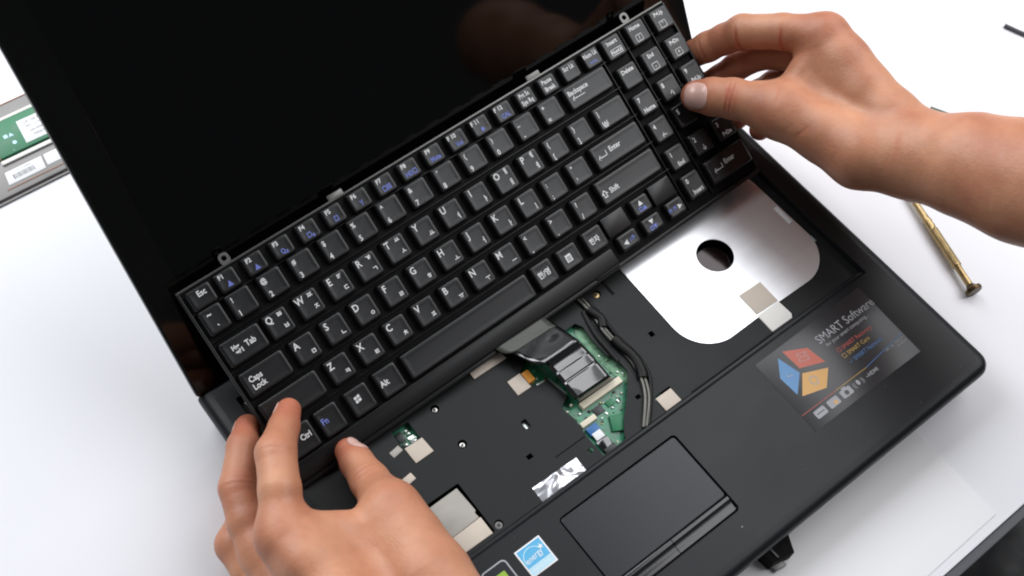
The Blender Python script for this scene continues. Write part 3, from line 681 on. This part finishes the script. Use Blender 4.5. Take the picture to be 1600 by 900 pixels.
pad = [(0, -16.6, '7', 'Home'), (1, -16.6, '8', '\u2191'), (2, -16.6, '9', 'PgUp'), (0, -35.0, '4', '\u2190'), (1, -35.0, '5', ''), (2, -35.0, '6', '\u2192'),
       (0, -54.6, '1', 'End'), (1, -54.8, '2', '\u2193'), (2, -54.8, '3', 'PgDn')]
for ci, y, a, b in pad:
    x = cols[ci]
    L = [(a, x + 2.6, y + 9.6, 3.7, W_)]
    if b: L.append((b, x + 6.4, y + 2.6, 3.3 if len(b) > 1 else 4.2, W_))
    K(x, y, x + 12.8, y + 13.3, L)
K(254.4, -74.8, 267.0, -60.0, [('0', 257.2, -63.8, 3.7, W_), ('Insert', 261.2, -71.6, 3.3, W_)])
o, c = K(273.6, -74.8, 304.8, -60.4, [('\u2190', 279.0, -68.4, 4.2, W_), ('Enter', 290.4, -66.4, 3.8, W_, .85)])
rawk(o, c, W_, [(278.8, -68.65), (284.2, -68.65), (284.2, -68.15), (278.8, -68.15)]); rawk(o, c, W_, [(283.8, -68.6), (284.3, -68.6), (284.3, -65.6), (283.8, -65.6)])

# ribbon cable from under the keyboard down to its connector (part of the keyboard)
kinv = KR.inverted()
def ribbon(name, rows, material, thick=.25, nx=10):
    v = []; f = []
    for xl, xr, y, z, yr in rows:
        for i in range(nx + 1):
            t = i / nx; v.append((xl + (xr - xl) * t, y, z))
    n = nx + 1
    for k in range(len(rows) - 1):
        for i in range(nx): f.append((k * n + i, k * n + i + 1, (k + 1) * n + i + 1, (k + 1) * n + i))
    me = mesh_from(v, f, True)
    me.transform(kinv)
    o = link(name, me, material, kb); md = o.modifiers.new('thickness', 'SOLIDIFY'); md.thickness = thick * MM; md.offset = 0
    return o
def interp(rows, n=5):
    P = catmull(rows, n); return [tuple(p) for p in P]
ribbon('ribbon_cable', interp([(153.9, 186.0, 181.6, 31, 0), (154.2, 186.3, 173.5, 31.5, 0), (155.3, 186.7, 168.0, 33, 0), (157.3, 187.4, 158.8, 36.5, 0),
    (160.4, 188.1, 152.0, 38.5, 0), (163.2, 188.9, 150.2, 37.6, 0), (165.5, 189.8, 149.3, 35.6, 0), (166.2, 190.5, 146.9, 34.0, 0), (166.5, 191.0, 143.7, 33.0, 0), (166.4, 190.9, 141.8, 33.3, 0), (166.5, 191.1, 137.4, 32.9, 0), (166.7, 191.3, 136.3, 32.2, 0), (166.5, 191.2, 134.6, 32.4, 0), (166.5, 191.2, 130.8, 32.2, 0), (166.6, 191.4, 127.0, 31.6, 0), (166.9, 191.8, 125.3, 30.6, 0), (168.0, 193.3, 124.5, 27.5, 0), (169.4, 195.2, 124.3, 24.6, 0)], 4), M['ribbon'])
ribbon('ribbon_fold', interp([(148.0, 183.0, 178.6, 33.5, 0), (150.7, 184.6, 170.6, 33.8, 0), (154.5, 185.2, 167.7, 34.2, 0), (156.9, 186.3, 166.7, 33.4, 0)]), M['ribbongrey'])

# lint and dust lying on the deck and palm rest
dr = random.Random(11); dv = []; df = []
for i in range(64):
    on_deck = dr.random() < .5
    x, y, z = (dr.uniform(70, 350), dr.uniform(95, 170), 25.06) if on_deck else (dr.uniform(60, 372), dr.uniform(8, 84), 30.03)
    if on_deck and (150 < x < 218 or (x > 240 and y > 100) or (60 < x < 90)): continue
    if not on_deck and TX0 - 2 < x < TX1 + 2 and TY0 - 2 < y < TY1 + 2: continue
    a = dr.uniform(0, 6.3); l = dr.uniform(.08, .2) if dr.random() < .9 else dr.uniform(.4, .8); w_ = .07 if l > .5 else l * .8; n0 = len(dv)
    for p, q, h_ in ((-l, -w_, 0), (l, -w_, 0), (l, w_, 0), (-l, w_, 0), (0, 0, .14)): dv.append((x + p * math.cos(a) - q * math.sin(a), y + p * math.sin(a) + q * math.cos(a), z + h_))
    df += [(n0, n0 + 1, n0 + 4), (n0 + 1, n0 + 2, n0 + 4), (n0 + 2, n0 + 3, n0 + 4), (n0 + 3, n0, n0 + 4), (n0 + 3, n0 + 2, n0 + 1, n0)]
dust = link('dust', mesh_from(dv, df), M['silver'], lap); dust['kind'] = 'stuff'

flush_text()

# ------------------------------------------------------------------ small things on the table
def lathe_along(name, p0, p1, prof, material, parent, n=20, facets=None):
    """prof: list of (t in mm along, radius)"""
    p0 = np.array(p0, float); p1 = np.array(p1, float); d = (p1 - p0) / np.linalg.norm(p1 - p0)
    s = np.cross(d, [0, 0, 1]); s /= np.linalg.norm(s); u = np.cross(s, d)
    rings = [[tuple(p0 + d * t + r * (math.cos(2 * math.pi * k / n) * s + math.sin(2 * math.pi * k / n) * u)) for k in range(n)] for t, r in prof]
    v, f = loft(rings); me = mesh_from(v, f)
    bm = bmesh.new(); bm.from_mesh(me); bmesh.ops.recalc_face_normals(bm, faces=bm.faces); bm.to_mesh(me); bm.free()
    smooth_angle(me, 40); return link(name, me, material, parent)
sd = empty('screwdriver', 'small brass precision screwdriver with dark swivel cap lying below the right forearm', 'screwdriver', (426.5, 45, 0))
def inv(o, base): o.location = [-v * MM for v in base]; return o
sb = (426.5, 45, 0)
A0 = (427.2, 47.0, 5.2); A1 = (446.6, 108.0, 4.0)
prof = [(0, 2.2), (14, 2.2), (15, 3.0)]
t = 15.5
while t < 44: prof += [(t, 3.15), (t + .7, 2.85)]; t += 1.4
prof += [(45, 2.5), (47, 3.0), (49, 2.5), (51, 3.0), (53, 2.5), (56, 2.3), (64, 2.1), (78, 2.0), (80, 1.2)]
inv(lathe_along('handle', A0, A1, prof, M['brass'], sd), sb)
inv(lathe_along('swivel_cap', (426.0, 41.6, 5.4), A0, [(0, 5.0), (1.0, 5.6), (2.6, 5.4), (3.6, 3.4), (5.5, 2.4)], M['darkbrass'], sd, 24), sb)
dirv = (np.array(A1) - np.array(A0)) / np.linalg.norm(np.array(A1) - np.array(A0))
e0 = np.array(A0) + dirv * 79; e1 = np.array(A0) + dirv * 118
inv(lathe_along('shaft', e0, e1, [(0, 1.0), (34, 1.0), (39, .5)], M['steel'], sd, 12), sb)

rod = tube('thin_rod', [(624.6, 180.6, 1.6), (628, 171, 1.6), (642, 138, 1.6)], 1.5, M['edge'], None, smoothpath=False)
rod['label'] = 'short dark metal rod lying on the table at the far right'; rod['category'] = 'rod'
gp = slab('plastic_strip', [(514, 157), (520.5, 160.5), (527, 148), (522, 140), (512, 148)], .1, 2.2, M['plasticgreen'], None, .4)
gp['label'] = 'small grey-green plastic strip peeking out behind the right wrist'; gp['category'] = 'plastic strip'
bb = empty('plastic_block', 'small black plastic block under the front edge of the laptop', 'plastic block', (210, 0, 0))
def binv(o): o.location = (-.21, 0, 0); return o
binv(slab('block_body', [(196, 12), (224, 14), (212.6, -9.5), (198.6, -7.0)], .6, 12, M['well'], bb, 1.0))
binv(slab('block_rib', [(201.5, 6), (203.0, 6), (203.6, -6.5), (202.2, -6.3)], 12, 12.8, M['chip'], bb, .2))
binv(slab('block_foot', [(199.6, -4), (208, -5.5), (207.6, -11.4), (200.4, -10.4)], .55, 4.0, M['silver'], bb, .4))

# circuit board in a silver tray, behind the open lid
cb = empty('circuit_board_tray', 'green circuit board with white label in a grey tray behind the laptop lid', 'circuit board', (10, 490, 0))
def cinv(o): o.location = (-.01, -.49, 0); return o
RT = 3.0
cinv(slab('tray', [(-80, 452), (120, 450), (122, 519), (-78, 523)], .1, 3.0, M['silver'], cb, .6))
cinv(slab('clear_film', [(-90, 449.6), (125, 448.0), (125, 451.2), (-90, 453)], .1, 1.2, M['silver'], cb, .2))
cinv(slab('brown_edge', [(-80, 522.8), (122, 518.8), (122, 519.8), (-80, 523.8)], 1, 3.2, M['brown'], cb, .2))
cinv(slab('white_rail', [(-78, 510.0), (121, 505.4), (121, 508.4), (-78, 512.0)], RT, 4.4, M['padpale'], cb, .3))
for i in range(28):
    x = -30 + i * 3.2; y = 509.6 - (x + 30) * .021
    cinv(slab('rail_tooth', sq(x, y - 1.3, 1.5, 1.6), RT, 4.0, M['padpale'], cb, .2))
gbd = cinv(slab('green_board', [(-12.6, 479.4), (121, 476), (121, 504.6), (-14, 507.8)], RT, 5.0, M['pcb2'], cb, .2))
cinv(slab('label_sticker', [(5.8, 481.8), (42, 480.4), (44, 500.0), (7.8, 501.4)], 5.0, 5.15, M['white'], cb, .03))
cinv(slab('orange_edge', [(-17, 480), (-13, 479.8), (-14.4, 489), (-18, 489.4)], RT, 4.6, M['orangep'], cb, .2))
cinv(slab('white_rail', [(-14, 474.6), (121, 471.6), (121, 475), (-14, 477.8)], RT, 4.4, M['padpale'], cb, .3))
cinv(slab('barcode_label', [(-17.4, 459.0), (7.2, 458.6), (8.6, 469.0), (-15.6, 469.4)], RT, 3.2, M['white'], cb, .03))
cinv(slab('barcode_label', [(9.0, 459.8), (40, 459.2), (41, 468.6), (10.2, 469.0)], RT, 3.2, M['white'], cb, .03))
cinv(slab('brown_edge', [(-20, 455.6), (60, 454.2), (60, 455.0), (-20, 456.4)], 2.9, 3.3, M['brown'], cb, .1))
base_n = len(RAW)
TEXTS.clear(); RAW.clear()
kc = lambda n, i, mn: (n, i, mn, cb)
def cx(s, x, y, size, mn, idn, z, sx=.85): text(kc('printed_text', idn, mn), s, x - 10, y - 490, size, z, -1.5, sx)
cx('LM 104 B2', 17, 497.6, 3.2, 'blacksk', 1, 5.22); cx('REV 1.3  0A71', 17.5, 494, 2.4, 'blacksk', 1, 5.22); cx('S/N 40962', 17, 489.4, 2.6, 'blacksk', 1, 5.22); cx('MADE 09', 17, 485.6, 2.4, 'blacksk', 1, 5.22)
for x, y, s in ((-6, 501, 'P'), (-1, 493.6, '\u25a0\u25b2'), (0, 486.4, '\u25cf'), (-3, 481.6, '-')): cx(s, x, y, 4.2, 'paleblue', 2, 5.1)
for i in range(12): rawline(kc('barcode', 3, 'blacksk'), -12 + i * 1.2 - 10, 461.4 - 490, -12 + i * 1.2 - 10, 465.4 - 490, .55 if i % 3 else .8, 3.25)
cx('A  LP154WX', -4, 467.2, 2.0, 'blacksk', 4, 3.25)
flush_text()

# ------------------------------------------------------------------ hands
RIGHT_HAND = {
 'palm': [
  [(400.9, 194.1, 115.7, 12.4), (398.4, 173.8, 112.9, 13), (395.2, 154.3, 110.1, 14), (393.1, 131.6, 108.6, 15.5), (390.3, 108.1, 107.8, 19)],
  [(404.8, 196.6, 95.1, 12), (406.6, 161.4, 89.8, 13), (398.1, 108.1, 91.1, 18)],
  [(410.2, 191.7, 78.9, 12), (409.9, 151.8, 73.1, 13), (401.4, 105.3, 84.3, 16)],
  [(411.0, 182.7, 66.0, 11), (407.9, 145.4, 62.5, 13), (399.9, 103.2, 82.8, 16)],
  [(358.5, 182.5, 89.9, 14), (361.7, 171.5, 92.3, 14.2), (366.5, 150.9, 94.6, 16), (370.1, 127.6, 97.5, 18.5), (387.6, 104.4, 105.0, 22)],
  [(387.7, 105.1, 106.5, 23.2), (395.1, 77.6, 120.9, 27), (399.5, 52.1, 132.5, 31), (406.2, -4.9, 164.0, 37), (409.4, -30.4, 177.4, 38)],
 ],
 'tris': [
  [(402.3, 192.4, 113.2), (364.4, 180.8, 88.1), (391.3, 121.5, 101.2), 11],
  [(411.7, 197.4, 102.9), (411.5, 179.0, 69.2), (397.1, 121.5, 89.6), 11],
 ],
 'fingers': {
  'thumb': [(334.1, 222.4, 79.9, 9.3), (339.5, 215.3, 82.5, 11.2), (346.5, 205.3, 85.7, 12.0), (352.7, 194.3, 88.1, 12.1), (358.5, 182.5, 89.9, 14)],
  'index': [(359.1, 255.7, 67.3, 8.3), (366.2, 247.1, 80.5, 9.3), (371.9, 240.9, 89.4, 9.3), (377.2, 233.5, 98.8, 10.6), (388.5, 214.5, 109.1, 10.6), (400.9, 194.1, 115.7, 12.4)],
  'middle': [(364.8, 241.1, 49.3, 8), (370.9, 234.2, 60.5, 8.6), (378.2, 230.1, 70.9, 8.7), (388.0, 223.0, 81.1, 9.0), (396.6, 208.5, 90.0, 10), (404.8, 196.6, 95.1, 12)],
  'ring': [(373.7, 214.9, 39.2, 7.6), (379.9, 218.8, 45.8, 8.2), (385.5, 213.6, 55.1, 8.8), (391.9, 208.6, 64.8, 9.0), (400.5, 200.4, 72.9, 10), (410.2, 191.7, 78.9, 12)],
  'pinky': [(374.5, 196.7, 44.4, 6.6), (380.7, 196.9, 48.2, 7.2), (391.6, 194.8, 56.4, 8), (402.5, 188.8, 62.8, 9), (411.0, 182.7, 66.0, 11)],
 },
}
LEFT_HAND = {
 'palm': [
  [(-6.8, 141.5, 69.0, 11.4), (-5.1, 122.5, 70.7, 12.5), (-2.9, 98.7, 69.4, 14.5), (2.3, 69.8, 67.1, 18)],
  [(-17.0, 150.6, 39.7, 11.2), (-18.1, 117.7, 41.2, 13), (-2.1, 69.6, 53.6, 18)],
  [(-23.1, 135.2, 24.7, 11.4), (-19.0, 107.5, 32.9, 14), (-3.9, 66.7, 56.2, 17)],
  [(-21.1, 120.4, 9.8, 11), (-15.8, 97.2, 20.4, 13), (-2.7, 63.6, 50.7, 17)],
  [(43.8, 124.1, 58.7, 13), (41.8, 105.8, 59.3, 15.3), (38.4, 83.9, 61.2, 19), (35.4, 65.2, 61.1, 19.5), (16.1, 43.6, 59.0, 22)],
  [(9.7, 55.0, 61.3, 25), (6.7, 6.9, 70.6, 28), (0.4, -52.6, 88.7, 34)],
 ],
 'tris': [
  [(-5.0, 140.3, 66.9), (40.2, 114.7, 55.5), (18.0, 72.1, 57.0), 11.3],
  [(-5.0, 140.3, 66.9), (18.0, 72.1, 57.0), (-7.8, 76.8, 56.7), 12.5],
 ],
 'fingers': {
  'thumb': [(47.4, 170.7, 38.6, 7.0), (47.2, 162.3, 40.6, 8.8), (46.2, 148.0, 44.5, 10.2), (45.3, 136.4, 49.5, 11.1), (43.8, 124.1, 58.7, 13)],
  'index': [(31.2, 198.3, 62.6, 6.4), (24.0, 190.5, 65.6, 7.8), (12.4, 178.2, 71.8, 10.1), (3.7, 160.3, 73.3, 10.3), (-6.8, 141.5, 69.0, 11.4)],
  'middle': [(12.4, 213.8, 38.4, 6.8), (4.5, 204.5, 40.5, 8.5), (-9.7, 185.8, 42.8, 9.5), (-14.9, 167.5, 42.1, 10.2), (-17.0, 150.6, 39.7, 11.2)],
  'ring': [(3.0, 194.1, 12.0, 7.2), (-7.9, 185.0, 13.0, 8.4), (-24.4, 171.0, 15.3, 10.5), (-24.4, 153.8, 16.0, 10.7), (-22.8, 137.1, 18.6, 11.4)],
  'pinky': [(-2.8, 159.1, 4.9, 6.6), (-17.4, 151.4, 8.4, 7.4), (-29.9, 141.1, 10.5, 8.8), (-26.3, 130.4, 9.7, 9.4), (-21.1, 120.4, 9.8, 11)],
 },
}


def surface_nets(F, org, h):
    """F: 3D array (negative inside). Returns verts (n,3) and quads (m,4)."""
    S = F < 0
    nx, ny, nz = F.shape
    acc = np.zeros((nx - 1, ny - 1, nz - 1, 3), np.float32); cnt = np.zeros((nx - 1, ny - 1, nz - 1), np.float32)
    def sl(d, a): return slice(d, a - 1 + d)
    corners = [(i, j, k) for i in (0, 1) for j in (0, 1) for k in (0, 1)]
    for a in range(3):
        for c in corners:
            if c[a]: continue
            e = list(c); e[a] = 1
            fa = F[sl(c[0], nx), sl(c[1], ny), sl(c[2], nz)]; fb = F[sl(e[0], nx), sl(e[1], ny), sl(e[2], nz)]
            mk = (fa < 0) != (fb < 0)
            t = np.where(mk, fa / np.where(mk, fa - fb, 1), 0)
            for q in range(3):
                acc[..., q] += np.where(mk, c[q] + (t if q == a else 0), 0)
            cnt += mk
    act = cnt > 0
    idx = -np.ones(cnt.shape, np.int64); idx[act] = np.arange(act.sum())
    ii = np.argwhere(act); v = acc[act] / cnt[act][:, None] + ii
    quads = []
    for a in range(3):
        b, c = (a + 1) % 3, (a + 2) % 3
        sh = [slice(1, -1)] * 3; sh[a] = slice(0, -1)
        s0 = S[tuple(sh)]; sh2 = list(sh); sh2[a] = slice(1, None); s1 = S[tuple(sh2)]
        cr = np.argwhere(s0 != s1)
        if not len(cr): continue
        base = cr.copy(); base[:, b] += 1; base[:, c] += 1
        ins = S[tuple(base.T)]
        def cell(db, dc):
            q = base.copy(); q[:, b] -= db; q[:, c] -= dc; return idx[tuple(q.T)]
        Q = np.stack([cell(0, 0), cell(1, 0), cell(1, 1), cell(0, 1)], 1)
        Q[~ins] = Q[~ins][:, ::-1]
        quads.append(Q)
    return v * h + np.array(org), np.concatenate(quads)

def smin(a, b, k):
    hh = np.maximum(k - np.abs(a - b), 0) / k
    return np.minimum(a, b) - hh * hh * k * .25
def cone(P, a, b):
    A = np.array(a[:3]); B = np.array(b[:3]); d = B - A; L2 = d @ d
    t = np.clip(((P - A) @ d) / L2, 0, 1)
    return np.linalg.norm(P - (A + t[..., None] * d), axis=-1) - (a[3] + (b[3] - a[3]) * t)
def tri(P, a, b, c, r):
    a, b, c = (np.array(q, float) for q in (a, b, c))
    n = np.cross(b - a, c - a); n /= np.linalg.norm(n)
    dp = (P - a) @ n; best = None; inside = np.ones(P.shape[:-1], bool)
    for p, q in ((a, b), (b, c), (c, a)):
        e = q - p; t = np.clip(((P - p) @ e) / (e @ e), 0, 1)
        dd = np.linalg.norm(P - (p + t[..., None] * e), axis=-1)
        best = dd if best is None else np.minimum(best, dd)
        inside &= ((P - p) @ np.cross(n, e)) > 0
    return np.where(inside, np.abs(dp), best) - r

def hand_field(H, kp=9.0, kf=6.0):
    def F(P):
        palm = None
        for ch in H['palm']:
            for a, b in zip(ch, ch[1:]):
                d = cone(P, a, b); palm = d if palm is None else smin(palm, d, kp)
        for t in H['tris']: palm = smin(palm, tri(P, t[0], t[1], t[2], t[3]), kp)
        out = palm
        for name, ch in H['fingers'].items():
            fg = None
            for a, b in zip(ch, ch[1:]):
                d = cone(P, a, b); fg = d if fg is None else smin(fg, d, 2.2)
            out = np.minimum(out, smin(fg, palm, kf)) if name != 'thumb' else smin(out, smin(fg, palm, 10), .6)
        for kind, c, n, w_, dep, R in H.get('marks', []):
            q = P - np.array(c); s = q @ (np.array(n) / np.linalg.norm(n)); rr_ = np.linalg.norm(q, axis=-1)
            out = out + dep * np.exp(-(s / w_) ** 2) * np.exp(-(rr_ / R) ** 4)
        return out
    return F

def finger_marks(H, name, joints, dep=.45, lean=None):
    """skin folds across the back of a finger at its joints"""
    ch = H['fingers'][name]; out = []
    for j, offs in joints:
        c = np.array(ch[j][:3]); n = np.array(ch[min(j + 1, len(ch) - 1)][:3]) - np.array(ch[j - 1][:3]); n /= np.linalg.norm(n)
        r = ch[j][3]; oc = np.array((-53.35, -49.2, 609.58)) - c; oc -= n * (oc @ n); oc /= np.linalg.norm(oc)
        if lean is not None: oc = oc + np.array(lean); oc -= n * (oc @ n); oc /= np.linalg.norm(oc)
        for o in offs: out.append(('fold', tuple(c + n * o + oc * r * .95), tuple(n), .8, dep, r * .85))
    return out

def build_hand(H, name, label, h=1.35):
    pts = np.array([q for ch in H['palm'] for q in ch] + [q for ch in H['fingers'].values() for q in ch])
    lo = (pts[:, :3] - pts[:, 3:]).min(0) - 4; hi = (pts[:, :3] + pts[:, 3:]).max(0) + 4
    n = np.ceil((hi - lo) / h).astype(int)
    F = hand_field(H)
    # coarse pass first, the fine field only near the surface
    hc = h * 4; nc = np.ceil((hi - lo) / hc).astype(int) + 1
    g = np.stack(np.meshgrid(*[lo[i] + hc * np.arange(nc[i]) for i in range(3)], indexing='ij'), -1).astype(np.float32)
    Fc = F(g)
    Fine = np.full(tuple(nc * 4), 5.0, np.float32)
    far = np.repeat(np.repeat(np.repeat(Fc, 4, 0), 4, 1), 4, 2)
    Fine[:] = far
    near = np.abs(far) < hc * 2.6
    ijk = np.argwhere(near)
    P = lo + ijk * h
    out = np.empty(len(P), np.float32)
    for s in range(0, len(P), 400000): out[s:s + 400000] = F(P[s:s + 400000])
    Fine[near] = out
    v, q = surface_nets(Fine, lo, h)
    def project(v, it=2):
        e = .12
        for _ in range(it):
            f0 = F(v); g = np.stack([F(v + np.eye(3)[i] * e) - f0 for i in range(3)], 1) / e
            v = v - g * (f0 / np.maximum((g * g).sum(1), .2))[:, None]
        return v
    v = project(v)
    # one linear subdivision, then back onto the field
    E = np.sort(np.concatenate([q[:, [i, (i + 1) % 4]] for i in range(4)]), 1)
    ue, invi = np.unique(E, axis=0, return_inverse=True); invi = invi.reshape(-1); m_ = len(q); nv = len(v)
    em = (v[ue[:, 0]] + v[ue[:, 1]]) / 2; fm = v[q].mean(1)
    e_ = [nv + invi[i * m_:(i + 1) * m_] for i in range(4)]; c_ = nv + len(ue) + np.arange(m_)
    Q2 = np.concatenate([np.stack([q[:, i], e_[i], c_, e_[(i + 3) % 4]], 1) for i in range(4)])
    v2 = project(np.concatenate([v, em, fm]), 2)
    org = np.array(H['origin'])
    me = bpy.data.meshes.new(name)
    me.vertices.add(len(v2)); me.vertices.foreach_set('co', ((v2 - org) * MM).astype(np.float32).ravel())
    me.loops.add(Q2.size); me.loops.foreach_set('vertex_index', Q2.astype(np.int32).ravel())
    me.polygons.add(len(Q2)); me.polygons.foreach_set('loop_start', (np.arange(len(Q2)) * 4).astype(np.int32))
    me.update(calc_edges=True); me.validate(); me.shade_smooth()
    fl_ = np.zeros(len(v2))
    for c, R, amt in H['flush_shade']:
        fl_ = np.maximum(fl_, amt * np.exp(-(np.linalg.norm(v2 - np.array(c), axis=1) / R) ** 2))
    for kind, c, n_, w_, dep, R in H.get('marks', []):  # narrow folds tinted redder and darker, their crease shade put into the colour
        q_ = v2 - np.array(c)
        if w_ > 2: continue
        fl_ = np.maximum(fl_, min(dep, .7) * np.exp(-((q_ @ np.array(n_)) / 1.6) ** 2) * np.exp(-(np.linalg.norm(q_, axis=1) / R) ** 4))
    at = me.attributes.new('flush_shade', 'FLOAT', 'POINT'); at.data.foreach_set('value', fl_.astype(np.float32))
    o = link('hand', me, M['skin']); o.location = org * MM
    o['label'] = label; o['category'] = 'hand'
    return o, F

def nail(hand, F, H, tip, back, side_dir, w, l, out_dir, start=0.0):
    """thin curved nail plate laid on the finger surface. tip/back: 3D axis points, out_dir: where the nail faces"""
    tip = np.array(tip, float); back = np.array(back, float); ax = tip - back; ax /= np.linalg.norm(ax)
    out = np.array(out_dir, float); out -= ax * (out @ ax); out /= np.linalg.norm(out); s = np.cross(ax, out)
    nu, nvv = 15, 13; V = []
    base = tip + ax * start
    for i in range(nu):
        u = -1 + 2 * i / (nu - 1)
        for j in range(nvv):
            vv = -1 + 2 * j / (nvv - 1)
            uu = u * math.sqrt(1 - vv * vv / 2); ww = vv * math.sqrt(1 - u * u / 2)
            uu = .35 * uu + .65 * u * (1 - .25 * vv ** 4); ww = .35 * ww + .65 * vv * (1 - .12 * u ** 4)
            V.append(base + ax * (uu * l / 2) + s * (ww * w / 2) + out * 2)
    V = np.array(V); 
    # ray march inward onto the skin
    V = V + out * 14
    for _ in range(40): V = V - out * np.clip(F(V), -2, 4)[:, None] * .8
    lift = []
    for i in range(nu):
        for j in range(nvv):
            u = -1 + 2 * i / (nu - 1); vv = -1 + 2 * j / (nvv - 1)
            lift.append(.32 - .38 * max(abs(vv) ** 5, (abs(u) ** 6 if u < 0 else 0)) + (.2 if u > .9 else 0))
    V = V + out * np.array(lift)[:, None]
    org = np.array(H['origin'])
    f = [(i * nvv + j, (i + 1) * nvv + j, (i + 1) * nvv + j + 1, i * nvv + j + 1) for i in range(nu - 1) for j in range(nvv - 1)]
    me = mesh_from([tuple(p - org) for p in V], f, True)
    o = link('fingernail', me, M['nail'], hand); md = o.modifiers.new('thickness', 'SOLIDIFY'); md.thickness = .5 * MM; md.offset = 0
    return o

CAM = np.array([-53.35, -49.2, 609.58])
R_ = RIGHT_HAND; L_ = LEFT_HAND
R_['origin'] = R_['fingers']['thumb'][-1][:3]; L_['origin'] = L_['fingers']['index'][-1][:3]
R_['marks'] = finger_marks(R_, 'thumb', [(2, (-1.6, .8))], 1.0) + finger_marks(R_, 'thumb', [(2, (3.6,))], .45) + finger_marks(R_, 'index', [(3, (0,)), (4, (2,))], .9, (-.5, -.7, -.5)) + finger_marks(R_, 'index', [(1, (0,))], .35)
L_['marks'] = finger_marks(L_, 'thumb', [(2, (-1.5, 1.5))], .25) + finger_marks(L_, 'index', [(2, (-2, .5, 3))], .22) + finger_marks(L_, 'middle', [(2, (-1.5, 1.5))], .22)
R_['marks'] += [('fold', (341.5, 161.5, 103.0), (0.165, -0.927, -0.338), 0.9, 0.35, 7), ('fold', (344.0, 154.9, 103.5), (0.165, -0.927, -0.338), 0.9, 0.35, 8), ('fold', (355.4, 182.8, 103.9), (0.618, -0.782, -0.082), 0.9, 0.35, 6), ('fold', (339.5, 125.9, 109.9), (0.316, -0.911, -0.264), 0.9, 0.35, 9), ('fold', (355.2, 101.6, 124.4), (0.66, -0.749, -0.057), 0.9, 0.35, 14), ('fold', (367.0, 107.8, 129.6), (0.704, -0.71, -0.026), 0.9, 0.35, 12), ('fold', (369.3, 172.5, 115.6), (0.93, -0.021, 0.366), 6.0, 1.3, 18)]
L_['marks'] += [('fold', (8.1, 146.4, 90.0), (-0.142, -0.883, -0.447), 0.9, 0.35, 6), ('fold', (11.1, 145.4, 90.8), (0.023, -0.92, -0.391), 0.9, 0.35, 6), ('fold', (3.9, 143.4, 88.1), (-0.241, -0.85, -0.469), 0.9, 0.35, 6), ('fold', (41.9, 136.3, 59.7), (0.295, -0.915, -0.275), 0.9, 0.35, 7), ('fold', (-15.4, 119.3, 74.4), (0.915, 0.057, 0.4), 5.0, 1.3, 17), ('fold', (18.7, 114.3, 75.7), (0.934, -0.23, 0.274), 7.0, 1.2, 20)]
def flushes(H): 
    o = []
    for nme, ch in H['fingers'].items():
        o.append((ch[0][:3], 13, .75)); o.append((ch[2][:3], 12, .35)); o.append((ch[-1][:3], 14, .35))
    return o
R_['flush_shade'] = flushes(R_); L_['flush_shade'] = flushes(L_)
hr, FR = build_hand(R_, 'right_hand', 'right hand and forearm with thumb pressed on the number keys, reaching in from the right')
hl, FL = build_hand(L_, 'left_hand', 'left hand gripping the lower left corner of the lifted keyboard, seen from its back')
th = R_['fingers']['thumb']
def toward_cam(p): return CAM - np.array(p[:3])
nail(hr, FR, R_, th[0][:3], th[1][:3], None, 15.5, 14.5, toward_cam(th[0]) * .9, -1.2)
tl = L_['fingers']['thumb']
nail(hl, FL, L_, tl[0][:3], tl[1][:3], None, 10.0, 11.5, np.array([.80, -.10, .60]), -2.0)
ix = L_['fingers']['index']; nail(hl, FL, L_, ix[0][:3], ix[1][:3], None, 8.0, 9.0, np.array([-.9, .2, .05]), -1.0)
md_ = L_['fingers']['middle']; nail(hl, FL, L_, md_[0][:3], md_[1][:3], None, 8.0, 9.0, np.array([-.9, .4, -.25]), -1.0)
